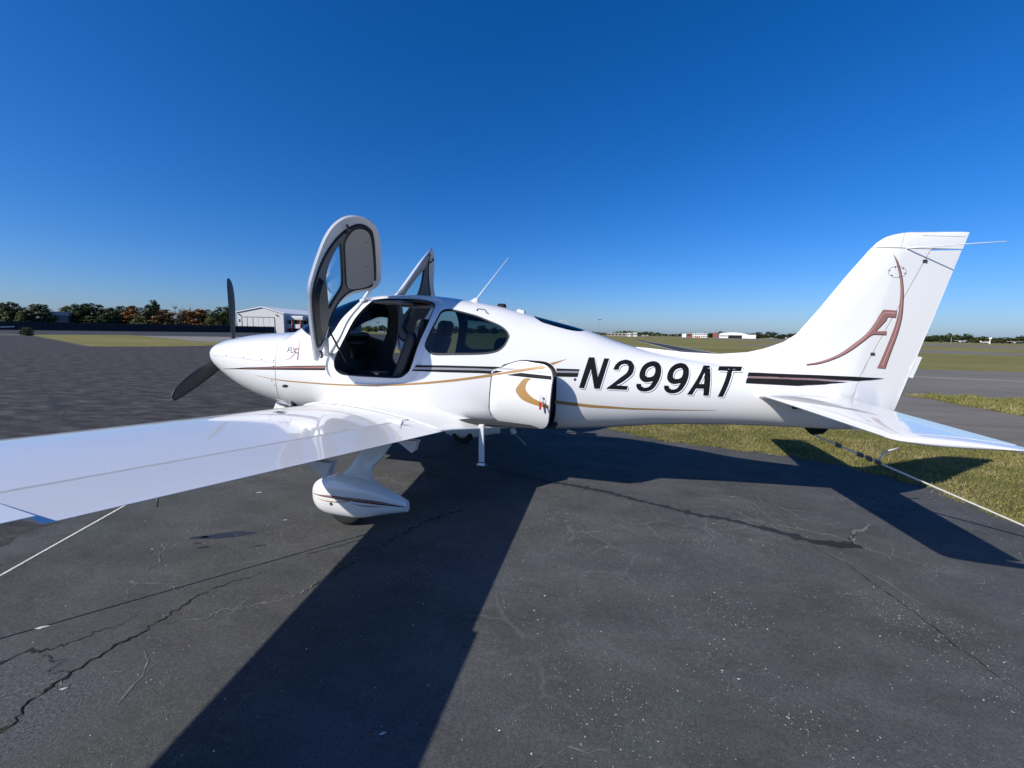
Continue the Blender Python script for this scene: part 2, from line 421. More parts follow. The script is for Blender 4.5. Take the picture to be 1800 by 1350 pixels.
# ---- outlines on the skin
D={'door_flange':[[2.2151,68.5901],[2.2051,55.0684],[2.1592,41.8133],[2.1102,26.5139],[2.0385,16.9416],[1.9803,10.3585],[1.96,4.3287],[1.9804,0.0144],[2.0359,-4.126],[2.1556,-7.0141],[2.3462,-7.7983],[2.6023,-7.4765],[2.8763,-5.7702],[3.0131,-1.7552],[3.077,2.8229],[3.1119,10.0963],[3.1463,22.8284],[3.197,41.1512],[3.203,64.7318]],'door_hole':[[2.3092,62.0641],[2.2767,52.7467],[2.2263,41.3599],[2.1748,28.1731],[2.1114,16.7957],[2.0558,7.883],[2.0634,2.9431],[2.1053,0.2659],[2.19,-1.2734],[2.5117,-1.7686],[2.82,-1.66],[2.9052,0.1956],[2.9758,4.5352],[3.0484,20.5816],[3.1185,39.8682],[3.1268,59.2859]],'side_window':[[3.2513,55.5514],[3.3162,57.4567],[3.3955,56.9591],[3.6117,54.3282],[3.7562,50.8659],[3.8837,47.7437],[3.9566,43.8493],[3.9915,39.2308],[3.9894,36.0237],[3.9605,29.1371],[3.9087,24.0984],[3.8409,21.3053],[3.7455,19.3393],[3.5515,17.1746],[3.3202,15.2538],[3.2311,14.9386],[3.1807,16.1806],[3.1366,19.085],[3.1269,22.1251],[3.1531,28.9319],[3.2025,42.8904],[3.2204,51.6133]],'windshield':[[1.5949,38.7733],[1.7273,29.8886],[1.8396,24.4196],[1.9403,21.046],[2.028,31.3968],[2.0693,40.7789],[2.152,55.3452],[2.1752,66.7549]],'rear_window':[[4.1874,78.8094],[4.2304,73.2147],[4.288,68.8622],[4.3707,67.606],[4.4711,66.771],[4.5702,66.914],[4.6424,68.9009],[4.689,72.3432],[4.7209,79.6828]],'bag_axis':[[3.8551,-0.54,1.3179],[-0.1129,0.0951,-0.989]],'bag_angle':0.3491,'bag_door':[[3.8558,1.318],[3.8406,1.1436],[3.808,0.9519],[3.8229,0.8762],[3.8545,0.8296],[3.9183,0.8058],[4.0814,0.7944],[4.271,0.7947],[4.343,0.8035],[4.3879,0.8241],[4.4272,0.8598],[4.4543,0.9106],[4.4827,1.0628],[4.4908,1.3364],[4.475,1.3856],[4.4546,1.4134],[4.4217,1.4404],[4.3806,1.4561],[4.2767,1.4641],[4.1567,1.4713],[4.0343,1.4363],[3.9423,1.386]],'bag_opening':[[3.8406,1.1436],[3.8144,0.9527],[3.8303,0.8774],[3.8686,0.8318],[3.9458,0.8106],[4.087,0.8057],[4.4032,0.7559],[4.4685,0.8468],[4.4927,0.9993],[4.4965,1.2309],[4.492,1.3377],[4.4672,1.3931],[4.4216,1.4329],[4.3642,1.4528],[4.2697,1.4595],[4.1438,1.4633],[4.0275,1.4339],[3.9384,1.3918]],'bag_gold':[[3.8564,1.3168],[4.1695,1.3951],[4.3772,1.4434],[4.4151,1.4302],[4.3772,1.4088],[4.333,1.4075],[4.1738,1.3676],[3.8583,1.2996]],'bag_arc':[[4.2094,1.306],[4.1731,1.2683],[4.1493,1.2347],[4.1279,1.201],[4.1243,1.1754],[4.1404,1.1456],[4.1958,1.0952],[4.2833,1.068],[4.3826,1.0506],[4.4721,1.0424],[4.4755,1.074],[4.3967,1.095],[4.3172,1.1226],[4.2559,1.1653],[4.2301,1.1997],[4.2266,1.2179],[4.2343,1.2559],[4.2518,1.2854],[4.2787,1.3096]],'bag_stripe_top':[[3.9465,1.3905],[4.0122,1.3929],[4.1423,1.3915],[4.0508,1.3711],[3.9945,1.3718],[3.8893,1.3664],[3.8608,1.3639]],'bag_stripe_silver':[[4.2372,1.3702],[4.3157,1.3913],[4.4664,1.3938],[4.4741,1.3778],[4.3709,1.3744]],'bag_stripe_black':[[4.0017,1.3194],[4.1621,1.3554],[4.4795,1.3531],[4.4845,1.3188],[4.2483,1.3171]],'bag_stripe_black2':[[3.8566,1.3392],[3.8879,1.3548],[3.9695,1.3544],[3.9014,1.3318],[3.8566,1.32]],'bag_lock':[[4.4184,1.1379],[4.3842,1.1614],[4.4525,1.1695],[4.452,1.0959],[4.3836,1.0872],[4.4188,1.0666]],'nose_stripe_dark':[[0.3259,1.2272],[0.599,1.2484],[0.7732,1.2667],[1.249,1.2983],[1.5704,1.3206],[1.96,1.34],[1.9552,1.2884],[1.5689,1.2736],[1.247,1.2613],[0.769,1.2432],[0.5955,1.237],[0.3261,1.2243]],'nose_stripe_pink':[[0.702,1.2536],[0.8504,1.267],[1.2487,1.2911],[1.5703,1.3116],[1.96,1.3313],[1.9596,1.3093],[1.5697,1.2929],[1.248,1.2765],[0.849,1.2574],[0.7015,1.2515]],'gold_line':[[0.9102,1.1818],[1.2318,1.1518],[1.3702,1.1455],[1.9058,1.1395],[2.1525,1.1411],[2.3875,1.1481],[2.6159,1.1591],[2.8436,1.1763],[3.1637,1.2107],[3.468,1.2517],[3.6752,1.2864],[3.8551,1.319],[3.8559,1.2914],[3.6756,1.2609],[3.468,1.2276],[3.1631,1.1892],[2.8422,1.1566],[2.6141,1.1409],[2.3853,1.1309],[2.1501,1.1256],[1.9034,1.1258],[1.3677,1.1333],[1.2297,1.1422],[0.9096,1.1797]],'gold_tip':[[4.4212,1.4396],[4.4942,1.4592],[4.5855,1.4837],[4.5224,1.4543],[4.4465,1.42]],'mid_black_top':[[3.0477,1.3821],[3.3333,1.3884],[3.7011,1.3895],[3.8753,1.3901],[3.9559,1.3865],[3.888,1.3647],[3.8475,1.3659],[3.7021,1.3676],[3.334,1.3663],[3.0293,1.3591]],'mid_silver':[[3.0293,1.3591],[3.334,1.3663],[3.7021,1.3676],[3.8649,1.3641],[3.8541,1.3466],[3.7028,1.3486],[3.3346,1.3441],[3.0139,1.3367]],'mid_black_low':[[3.0139,1.3367],[3.3346,1.3441],[3.7028,1.3486],[3.8425,1.3463],[3.8377,1.3174],[3.7037,1.3203],[3.3351,1.3178],[2.9982,1.3207]],'end_black_top':[[4.4876,1.3886],[4.7148,1.3868],[4.7108,1.3684],[4.4889,1.3657]],'end_silver':[[4.4889,1.3657],[4.7108,1.3684],[4.7063,1.3499],[4.4898,1.3472]],'end_black_low':[[4.4899,1.346],[4.7064,1.3488],[4.6973,1.3094],[4.4917,1.3078]],'gold_tail':[[4.485,1.0687],[4.6224,1.055],[4.8373,1.0368],[5.2073,1.02],[5.6045,1.0214],[6.0115,1.0305],[6.0118,1.0282],[5.6058,1.0104],[5.2084,1.0017],[4.8381,1.0059],[4.6227,1.0213],[4.4816,1.0325]],'tail_stripe_top':[[6.2878,1.3943],[6.5822,1.392],[6.8827,1.3906],[7.1856,1.3861],[7.4585,1.3781],[7.3444,1.36],[7.217,1.3482],[6.878,1.3592],[6.5776,1.362],[6.2717,1.363]],'tail_stripe_low':[[6.2646,1.3456],[6.5746,1.3448],[6.875,1.3421],[7.1366,1.3357],[6.9304,1.3129],[6.7052,1.2895],[6.4749,1.2954],[6.2486,1.3008]],'tail_stripe_pink':[[6.271,1.3583],[6.5776,1.3571],[6.8772,1.3546],[7.1842,1.3462],[6.8761,1.3483],[6.576,1.351],[6.2685,1.352]],'letters':[[[[4.7161,1.204],[4.7959,1.504],[4.85,1.5041],[4.8949,1.3157],[4.9449,1.4966],[4.9937,1.4955],[4.9178,1.2004],[4.865,1.2017],[4.8237,1.39],[4.7674,1.2004]]],[[[5.0382,1.3903],[5.0537,1.4319],[5.0931,1.4707],[5.1543,1.4882],[5.2062,1.476],[5.233,1.4359],[5.2324,1.3902],[5.2156,1.3489],[5.1718,1.3065],[5.1227,1.2686],[5.0731,1.2407],[5.1852,1.2373],[5.1749,1.1991],[4.9795,1.2026],[4.9902,1.2168],[5.0317,1.2498],[5.1004,1.3095],[5.1594,1.3576],[5.1784,1.3888],[5.1824,1.4195],[5.1714,1.4396],[5.1455,1.4462],[5.115,1.4384],[5.0954,1.4174],[5.0885,1.3896]]],[[[5.2872,1.3305],[5.2926,1.3815],[5.3199,1.4327],[5.3658,1.4658],[5.4175,1.4777],[5.4633,1.4656],[5.4877,1.4314],[5.4902,1.3766],[5.4781,1.321],[5.455,1.2694],[5.4223,1.2218],[5.3787,1.1961],[5.3289,1.189],[5.2881,1.2011],[5.2643,1.2317],[5.2628,1.2629],[5.3052,1.2622],[5.3113,1.2386],[5.337,1.227],[5.3766,1.2357],[5.4004,1.2624],[5.4142,1.2905],[5.3845,1.2834],[5.3446,1.28],[5.3088,1.2953]],[[5.3422,1.3423],[5.3462,1.3829],[5.3709,1.4168],[5.4115,1.4317],[5.4318,1.4201],[5.4349,1.3852],[5.4224,1.3496],[5.3978,1.3317],[5.3628,1.3276]]],[[[5.5457,1.3211],[5.5522,1.3713],[5.5813,1.4217],[5.629,1.4541],[5.6814,1.4658],[5.7255,1.4541],[5.7466,1.4207],[5.7462,1.3669],[5.7328,1.3121],[5.7094,1.2611],[5.6774,1.2139],[5.6348,1.1884],[5.5861,1.1812],[5.5459,1.1932],[5.5225,1.2234],[5.5211,1.2543],[5.5626,1.2537],[5.5686,1.2303],[5.5938,1.2189],[5.6326,1.2276],[5.656,1.254],[5.6697,1.2819],[5.6405,1.2748],[5.6014,1.2714],[5.5664,1.2864]],[[5.6,1.3328],[5.605,1.3728],[5.6308,1.4061],[5.6716,1.4208],[5.6909,1.4096],[5.6923,1.3752],[5.6789,1.3402],[5.6543,1.3225],[5.6199,1.3184]]],[[[5.7332,1.1768],[5.8902,1.4478],[5.9484,1.446],[5.9287,1.1715],[5.8806,1.1726],[5.8798,1.2361],[5.8113,1.2365],[5.7809,1.1757]],[[5.8906,1.3846],[5.8814,1.2813],[5.839,1.2798]]],[[[6.0363,1.443],[6.2494,1.4448],[6.2238,1.4054],[6.1457,1.4045],[6.055,1.1675],[6.0083,1.1676],[6.1018,1.4043],[6.0141,1.4069]]]],'logo_curve':[[7.3894,2.4855],[7.4241,2.4189],[7.4666,2.3201],[7.4989,2.198],[7.516,2.0748],[7.5241,1.9346],[7.5106,1.7847],[7.4792,1.6242],[7.4509,1.4679],[7.3874,1.4726],[7.4236,1.6068],[7.4558,1.7439],[7.4816,1.8712],[7.4921,1.9812],[7.4906,2.0746],[7.4814,2.1826],[7.4571,2.2973],[7.4211,2.3992]],'logo_swoosh':[[6.7941,1.4889],[6.9206,1.519],[7.0612,1.5889],[7.164,1.6815],[7.2513,1.772],[7.3095,1.8686],[7.3423,1.9481],[7.3672,1.9986],[7.4765,1.992],[7.4761,1.9325],[7.4113,1.9364],[7.3987,1.9015],[7.3322,1.8054],[7.4186,1.8069],[7.42,1.7751],[7.3143,1.7764],[7.2683,1.7403],[7.1682,1.641],[7.0635,1.5644],[6.9205,1.5026],[6.8011,1.481]],'logo_hi':[[[7.447,2.3505],[7.4905,2.198],[7.5062,2.0437],[7.5072,1.903],[7.4881,1.7604],[7.4547,1.6236],[7.4256,1.4933]],[[6.9206,1.5092],[7.0625,1.5758],[7.1662,1.6604],[7.2533,1.7528],[7.3192,1.8497],[7.3599,1.9452],[7.3848,1.9737],[7.4683,1.9684]]],'fin_panel_ring':[[7.5089,2.3277],[7.5082,2.3151],[7.5025,2.3034],[7.4924,2.2933],[7.4784,2.2856],[7.4615,2.2807],[7.4428,2.279],[7.4236,2.2806],[7.4053,2.2855],[7.3899,2.2935],[7.3778,2.3038],[7.3696,2.3158],[7.3659,2.3286],[7.3668,2.3413],[7.3724,2.353],[7.3821,2.3629],[7.3955,2.3704],[7.4114,2.3749],[7.4294,2.3763],[7.4485,2.3746],[7.4667,2.3698],[7.4828,2.362],[7.4958,2.352],[7.5046,2.3403]],'fin_hinge':[[7.1151,1.1558],[7.2172,1.3658],[7.3839,1.7425],[7.5082,2.0902],[7.6772,2.5193]],'fin_split':[[7.2491,2.5502],[7.4633,2.5319],[7.7001,2.5221]],'cowl_seam':[[1.2198,1.662],[1.2145,1.6142],[1.2089,1.5413],[1.2392,1.4561],[1.2483,1.3481],[1.2424,1.2007],[1.225,1.0796],[1.1974,0.9831],[1.1601,0.8873]],'cowl_split':[[0.164,1.3902],[0.4597,1.3804],[0.7592,1.3667],[1.2486,1.3428]],'screws':[[0.1513,1.4124],[0.437,1.3982],[0.7426,1.3863],[1.0383,1.3709],[1.2212,1.3666],[1.2237,1.3019],[1.175,1.1297],[1.2009,1.076],[1.1295,1.65]],'oval_vent':[[1.4122,1.0784],[1.4049,1.07],[1.3894,1.0625],[1.3688,1.0577],[1.3473,1.0563],[1.3286,1.0587],[1.3169,1.0644],[1.3148,1.0723],[1.3227,1.0809],[1.3386,1.0883],[1.3591,1.0931],[1.3804,1.0944],[1.3986,1.0919],[1.4099,1.0863]],'flyA':[[[1.4164,1.4675],[1.4142,1.5173],[1.4549,1.5185]],[[1.4161,1.4924],[1.4509,1.4935]],[[1.465,1.5189],[1.4675,1.4692],[1.5012,1.4703]],[[1.4899,1.5196],[1.5144,1.4956],[1.5364,1.521]],[[1.5144,1.4956],[1.5131,1.4707]],[[1.5546,1.6191],[1.5687,1.5573],[1.5811,1.4959],[1.5833,1.4431],[1.5752,1.3862]],[[1.401,1.3777],[1.4765,1.4038],[1.5242,1.4499],[1.5447,1.5089],[1.5746,1.5133]],[[1.5377,1.4662],[1.5709,1.4638]]],'dot':[[4.6751,1.284]],'grab':[[3.5958,1.961],[3.5968,1.9806],[3.6358,1.9801],[3.678,1.9723],[3.7063,1.9384],[3.7305,1.9304]],'fairing_edge':[[1.7438,-0.5063,0.8693],[2.0237,-0.5781,0.963],[2.252,-0.608,1.0312],[2.4909,-0.6155,1.0545],[2.7321,-0.606,1.0321],[3.0009,-0.5835,0.9886],[3.2249,-0.5449,0.9282],[3.4878,-0.4601,0.831],[3.7083,-0.3717,0.7661],[3.8838,-0.3144,0.7382]],'door_R':[[0.4178,0.8838,-0.2107],[-0.5737,0.4365,0.693],[0.7045,-0.1687,0.6894]],'door_c':[2.6121,-0.4739,1.6534],'door_t':[-0.246,-0.396,0.522]}

# ------------------------------------------------------------------ fuselage surface
AK = 100.0                                        # degrees per unit of the (station, angle) domain
def dom(L): return np.array(L, float)/np.array([1, AK])
def bodyn(x, a):
    e = 1e-3
    dx = body(x+e, a)-body(x-e, a)
    da = body(x, a+.3)-body(x, a-.3)
    n = np.cross(dx, da)
    l = np.linalg.norm(n, axis=-1, keepdims=True)
    n = n/np.maximum(l, 1e-12)
    P = body(x, a)
    c = P.copy()
    c[..., 1] = 0
    c[..., 2] = sect(x)[3]
    s = np.sign(((P-c)*n).sum(-1, keepdims=True))
    return n*np.where(s == 0, 1, s)
def body_patch(name, loops, m, parent, keep=None, off=0., step=(.05, 5.), holes=(), flip=False, xf=None, extra=()):
    """piece of the fuselage skin bounded by loops[0] (and holes), pushed off along its normal"""
    LL = [dom(l) for l in loops]
    HH = [dom(l) for l in holes]
    A = np.vstack(LL)
    g = gridpts(A.min(0), A.max(0), step[0], step[1]/AK)
    def kp(c):
        k = np.zeros(len(c), bool)
        for l in LL: k |= pip(c, l)
        for h in HH: k &= ~pip(c, h)
        return k
    P, T = cdt(LL+HH, g, kp, [dom(e) for e in extra])
    x, a = P[:, 0], P[:, 1]*AK
    N = bodyn(x, a)
    V = body(x, a)+N*off
    tri = V[T]
    fn = np.cross(tri[:, 1]-tri[:, 0], tri[:, 2]-tri[:, 0])
    bad = (fn*N[T[:, 0]]).sum(1) < 0
    T[bad] = T[bad][:, ::-1]
    if flip:
        T = T[:, ::-1]
        N = -N
    if xf is not None:
        V = xf(V)
        N = xf(N, True)
        tri = V[T]
        fn = np.cross(tri[:, 1]-tri[:, 0], tri[:, 2]-tri[:, 0])
        bad = (fn*N[T[:, 0]]).sum(1) < 0
        T[bad] = T[bad][:, ::-1]
    return mk(name, V, T, m, parent, True, normals=N)
def strip(name, loop, o0, o1, m, parent, xf=None, closed=True, loop2=None, smooth=True):
    """wall along a loop of the skin between two offsets (loop2: other loop for the second rail)"""
    L = np.array(loop, float)
    L2 = L if loop2 is None else np.array(loop2, float)
    A = body(L[:, 0], L[:, 1])+bodyn(L[:, 0], L[:, 1])*o0
    B = body(L2[:, 0], L2[:, 1])+bodyn(L2[:, 0], L2[:, 1])*o1
    if xf is not None: A, B = xf(A), xf(B)
    n = len(A)
    F = [(i, (i+1) % n, n+(i+1) % n, n+i) for i in range(n if closed else n-1)]
    return mk(name, np.vstack([A, B]), F, m, parent, smooth)
def tube_loop(name, loop, off, r, m, parent, xf=None, n=6):
    L = np.array(loop, float)
    P = body(L[:, 0], L[:, 1])+bodyn(L[:, 0], L[:, 1])*off
    if xf is not None: P = xf(P)
    b = MB().tube(list(P)+[P[0]], r, n, cap=False)
    return b.build(name, m, parent, True)
def mirror(L): return [(x, 180-a) for x, a in L][::-1]
def sm(L, n=4, corner=60.):
    P = smooth_loop(dom(L), n, corner)
    return P*np.array([1, AK])

plane = empty('light_aircraft', (0, 0, 0))
tag(plane, 'white low-wing propeller aeroplane with both doors open and N299AT on its side', 'airplane')

# openings, as loops in (station, angle)
DH = D['door_flange']
DOOR = sm([(2.27, 75), (2.215, 68.6)]+DH[1:]+[(3.20, 66), (3.15, 71.5), (3.05, 74.3), (2.85, 76), (2.5, 77)], 4)
HOLE = sm([(2.36, 70), (2.318, 66)]+D['door_hole']+[(3.105, 64.5), (3.05, 68), (2.94, 70), (2.75, 71.2), (2.5, 71.5)], 4)
WIN = sm(D['side_window'], 4)
WIN_IN = inset(dom(WIN), .011)*np.array([1, AK])
WSL = D['windshield']
WS = sm(WSL[::-1]+[(1.47, 52), (1.38, 66), (1.345, 80), (1.34, 90)]+[(x, 180-a) for x, a in [(1.345, 80), (1.38, 66), (1.47, 52)]]+[(x, 180-a) for x, a in WSL]+[(2.185, 102), (2.19, 90), (2.185, 78)], 4)
RWL = D['rear_window']
RW = sm([(4.175, 90)]+RWL+[(4.735, 90)]+[(x, 180-a) for x, a in RWL[::-1]], 4, 80)
def xz2a(L):
    L = np.array(L, float)
    zt, zb, w_, zw, n1, n2 = sect(L[:, 0])
    up = L[:, 1] > zw
    n = np.where(up, n1, n2)
    h = np.where(up, zt-zw, zw-zb)
    s = np.clip(np.abs(L[:, 1]-zw)/h, 0, 1)**(n/2)
    return np.c_[L[:, 0], np.where(up, 1, -1)*np.degrees(np.arcsin(s))]
BAGO = sm(xz2a(D['bag_opening']), 3)
SK = ST[:, 0]
x0, x1 = SK[0], SK[-1]
skin_loop = [(x0, -90)]+[(x, -90) for x in np.arange(.2, x1, .1)]+[(x1, -90)]+[(x1, a) for a in range(-80, 271, 10)]+[(x, 270) for x in np.arange(7.5, .1, -.1)]+[(x0, a) for a in range(270, -90, -10)]
holes = [DOOR, mirror(DOOR), WIN, mirror(WIN), WS, RW, BAGO]
fus = body_patch('fuselage', [skin_loop], M['white'], plane, holes=holes, step=(.045, 4.))
# cowling front with the two cooling inlets
b = MB()
b.prism([(float(p[1]), float(p[2])) for p in body(np.full(36, x0+.002), np.arange(-90, 270, 10.))], x0-.002, x0+.012, axis='x')
b.build('cowling_front', M['white'], plane)
for s in (-1, 1):
    b = MB()
    b.prism([(s*.21+.085*math.cos(t), 1.40+.062*math.sin(t)) for t in np.linspace(0, 2*PI, 20, endpoint=False)], x0-.006, x0-.003, axis='x')
    b.build('cooling_inlet', M['black'], plane)
# cabin lining inside the skin
def big(L, d): return inset(dom(L), -d)*np.array([1, AK])
ll = [(1.32, -88)]+[(x, -88) for x in np.arange(1.5, 4.6, .2)]+[(4.62, -88)]+[(4.62, a) for a in range(-80, 268, 10)]+[(x, 268) for x in np.arange(4.5, 1.4, -.2)]+[(1.32, a) for a in range(260, -88, -10)]
HOLE_B = HOLE
body_patch('cabin_lining', [ll], M['lining'], plane, holes=[HOLE_B, mirror(HOLE_B), WIN, mirror(WIN), WS, RW], off=-.03, step=(.09, 6.), flip=True)
# door frames (recessed flange, step, rubber seal)
for side_, f in (('l', lambda L: L), ('r', mirror)):
    dl, hl = f(DOOR), f(HOLE)
    fr = body_patch('door_frame', [dl], M['flange'], plane, holes=[hl], off=-.020, step=(.05, 5.))
    strip('frame_step', dl, 0., -.020, M['white'], fr)
    hin = inset(dom(hl), .012)*np.array([1, AK])
    strip('door_seal', hl, -.021, -.012, M['seal'], fr, loop2=inset(dom(hl), .006)*np.array([1, AK]))
    strip('seal_wall', inset(dom(hl), .006)*np.array([1, AK]), -.012, -.05, M['seal'], fr, loop2=hin)
# windows
for f in (lambda L: L, mirror):
    wn = body_patch('side_window', [f(WIN_IN)], M['glass'], plane, off=-.004, step=(.06, 6.))
    strip('window_seal', f(WIN), .0015, -.003, M['seal'], wn, loop2=f(inset(dom(WIN), .016)*np.array([1, AK])))
    strip('window_reveal', f(WIN), -.004, -.032, M['trim'], wn)
ws = body_patch('windshield', [inset(dom(WS), .006)*np.array([1, AK])], M['glass2'], plane, off=-.003, step=(.06, 6.))
strip('windshield_seal', WS, .001, -.003, M['seal'], ws, loop2=inset(dom(WS), .012)*np.array([1, AK]))
strip('windshield_reveal', WS, -.004, -.032, M['trim'], ws)
rwn = body_patch('rear_window', [inset(dom(RW), .004)*np.array([1, AK])], M['glass'], plane, off=-.001, step=(.06, 4.))
strip('window_seal', RW, .001, -.003, M['seal'], rwn, loop2=inset(dom(RW), .01)*np.array([1, AK]))

# ------------------------------------------------------------------ cabin doors, swung up and forward
Rm = np.array(D['door_R'])
Dc = np.array(D['door_c'])
Dt = np.array(D['door_t'])
def dxf(V, vec=False):
    V = np.asarray(V, float)
    return V@Rm.T if vec else (V-Dc)@Rm.T+Dc+Dt
EX = np.array(Matrix.Rotation(rad(10), 3, Vector((-.448, -.476, -.757))))
EC = dxf(body(np.array([2.25]), np.array([68.])))[0]
def dxr(V, vec=False):
    q = dxf(V, vec).copy()
    q = q@EX.T if vec else (q-EC)@EX.T+EC             # this door stands a little further open
    q[..., 1] *= -1
    return q
DO = sm([(1.93, 2), (1.955, -6), (2.03, -10), (2.2, -12), (2.45, -12.3), (2.68, -12), (2.83, -10), (2.93, -5.5), (2.99, 1.5), (3.08, 11), (3.17, 19), (3.235, 28), (3.26, 38), (3.25, 47), (3.21, 56), (3.16, 64), (3.08, 70), (2.98, 73), (2.82, 75), (2.6, 76), (2.40, 76), (2.31, 72.5), (2.275, 66), (2.28, 56), (2.29, 47), (2.285, 39), (2.265, 30), (2.19, 22.5), (2.05, 16), (1.96, 9.5)], 3)
SLp = sm([(3.145, 51), (3.105, 60), (3.02, 66), (2.77, 69), (2.45, 70.8), (2.345, 68.5), (2.318, 61), (2.338, 49), (2.335, 39), (2.29, 30), (2.21, 21.5), (2.10, 13), (2.06, 6), (2.08, 0), (2.2, -4), (2.5, -5), (2.78, -4), (2.87, 1), (2.95, 9), (3.04, 22), (3.115, 37)], 3)
HEADL = sm([(3.11, 50), (3.075, 59), (2.99, 64), (2.72, 67.3), (2.45, 69), (2.37, 66.5), (2.345, 60), (2.365, 49), (2.42, 42.5), (2.5, 40.5), (2.78, 39.6), (3.0, 39.2), (3.08, 44)], 3)
GL = sm([(3.02, 35.5), (2.89, 36.7), (2.69, 37.2), (2.5, 37), (2.435, 34), (2.38, 27), (2.335, 20.5), (2.355, 16.5), (2.52, 15.3), (2.67, 16), (2.83, 20), (2.94, 27)], 3)
for xf, k in ((dxf, 1), (dxr, -1)):
    fl = (k < 0)
    dr = body_patch('cabin_door', [DO], M['white'], plane, holes=[GL], xf=xf, flip=False, step=(.05, 5.))
    strip('door_edge', DO, 0., -.022, M['white'], dr, xf=xf)
    body_patch('door_flange', [DO], M['flange'], dr, holes=[SLp], off=-.022, flip=True, xf=xf)
    strip('door_seal', inset(dom(SLp), -.010)*np.array([1, AK]), -.024, -.040, M['seal'], dr, xf=xf, loop2=inset(dom(SLp), .004)*np.array([1, AK]))
    strip('door_seal', inset(dom(SLp), .004)*np.array([1, AK]), -.040, -.030, M['seal'], dr, xf=xf, loop2=inset(dom(SLp), .02)*np.array([1, AK]))
    body_patch('door_trim', [SLp], M['trim'], dr, holes=[HEADL, GL], off=-.030, flip=True, xf=xf)
    body_patch('headliner_panel', [HEADL], M['beige'], dr, off=-.042, flip=True, xf=xf)
    strip('panel_edge', HEADL, -.042, -.028, M['seal'], dr, xf=xf, loop2=inset(dom(HEADL), -.012)*np.array([1, AK]))
    pn = body_patch('window_pane', [inset(dom(GL), -.006)*np.array([1, AK])], M['glass3'], dr, off=-.006, xf=xf)
    strip('pane_seal', GL, -.006, -.031, M['seal'], dr, xf=xf, loop2=inset(dom(GL), -.014)*np.array([1, AK]))
    # armrest panel below the window
    LOWP = sm([(2.2, 9), (2.2, 0), (2.5, -2), (2.76, 0), (2.84, 8), (2.7, 12), (2.4, 12.5)], 3)
    lp = body_patch('door_panel', [LOWP], M['leather'], dr, off=-.075, flip=True, xf=xf)
    strip('panel_side', LOWP, -.075, -.030, M['leather'], dr, xf=xf, loop2=inset(dom(LOWP), -.02)*np.array([1, AK]))
    # latches and handle
    def dpt(x, a, off):
        P = body(np.array([x]), np.array([float(a)]))+bodyn(np.array([x]), np.array([float(a)]))*off
        return Vector(xf(P)[0])
    for (x, a) in ((3.16, 40), (2.02, -3)):
        b = MB()
        b.tube([dpt(x-.05, a, -.045), dpt(x-.03, a, -.06), dpt(x+.03, a, -.06), dpt(x+.05, a, -.045)], .012, 6)
        b.build('door_latch', M['steel'], dr)
    for (x, a) in ((2.62, 61), (2.93, 60)):
        p = dpt(x, a, -.0425)
        MB().tube([p, dpt(x, a, -.046)], .006, 8).build('trim_screw', M['steel'], dr)
    # hinge arm at the roof and gas strut at the front
    def bpt(x, a, off):
        P = (body(np.array([x]), np.array([float(a)]))+bodyn(np.array([x]), np.array([float(a)]))*off)[0]
        return Vector((P[0], k*P[1], P[2]))
    b = MB()
    b.tube([bpt(2.21, 68, -.004), bpt(2.23, 68, .03), dpt(2.36, 70, -.03), dpt(2.42, 69, -.035)], [.020, .018, .018, .016], 8)
    b.tube([bpt(2.21, 66, .0), bpt(2.21, 66, .018)], .034, 10)
    b.build('hinge_arm', M['white2'], plane, True)
    b = MB()
    b.tube([bpt(2.03, 12, -.005), bpt(2.01, 12, .05), dpt(2.02, 12, -.03)], [.035, .032, .026], 8)
    b.build('hinge_arm', M['white2'], plane, True)
    b = MB()
    b.tube([dpt(2.09, 16, -.04), bpt(2.2, 6, -.04)], .006, 8)
    b.tube([dpt(2.09, 16, -.04), dpt(2.09, 16, -.04).lerp(bpt(2.2, 6, -.04), .55)], .011, 8)
    b.build('gas_strut', M['steel'], plane, True)

# ------------------------------------------------------------------ fin, rudder
def densify(L, d=.04, closed=True):
    L = [np.array(p, float) for p in L]
    o = []
    for i in range(len(L) if closed else len(L)-1):
        a, b = L[i], L[(i+1) % len(L)]
        n = max(1, int(np.linalg.norm(b-a)/d))
        o += [a+(b-a)*k/n for k in range(n)]
    if not closed: o.append(L[-1])
    return np.array(o)
def fin_patch(name, loop, m, parent, hole=None, grow=0.):
    L = np.array(loop, float)
    g = gridpts(L.min(0), L.max(0), .03, .03)
    led = LED[::2]
    near = []
    for d in (.004, .012, .03, .06, .11):
        t = np.gradient(led, axis=0)
        t /= np.linalg.norm(t, axis=1)[:, None]+1e-9
        near.append(led+np.c_[t[:, 1], -t[:, 0]]*d)
    G = np.vstack([g]+near)
    G = G[pip(G, L)]
    Ld = densify(L, .01)
    G = G[np.array([np.hypot(*(Ld-q).T).min() > .0035 for q in G])]
    P, T = cdt([L], G, lambda c: pip(c, L))
    y = fin(P[:, 0], P[:, 1])+grow
    n = len(P)
    V = np.vstack([np.c_[P[:, 0], -y, P[:, 1]], np.c_[P[:, 0], y, P[:, 1]]])
    tri = np.c_[P, np.zeros(n)][T]
    A = np.cross(tri[:, 1]-tri[:, 0], tri[:, 2]-tri[:, 0])[:, 2]
    T[A < 0] = T[A < 0][:, ::-1]
    F = [tuple(t) for t in T]+[tuple(t[::-1]+n) for t in T]
    # close the boundary
    E = {}
    for t in T:
        for i in range(3):
            a_, b_ = int(t[i]), int(t[(i+1) % 3])
            E[(a_, b_)] = 1
    for (a_, b_) in list(E):
        if (b_, a_) not in E:
            F.append((b_, a_, a_+n, b_+n))
    o = mk(name, V, F, m, parent, True)
    md = o.modifiers.new('es', 'EDGE_SPLIT')
    md.split_angle = rad(35)
    return o
def xle_curve(z0):
    return [tuple(p) for p in LED if True]
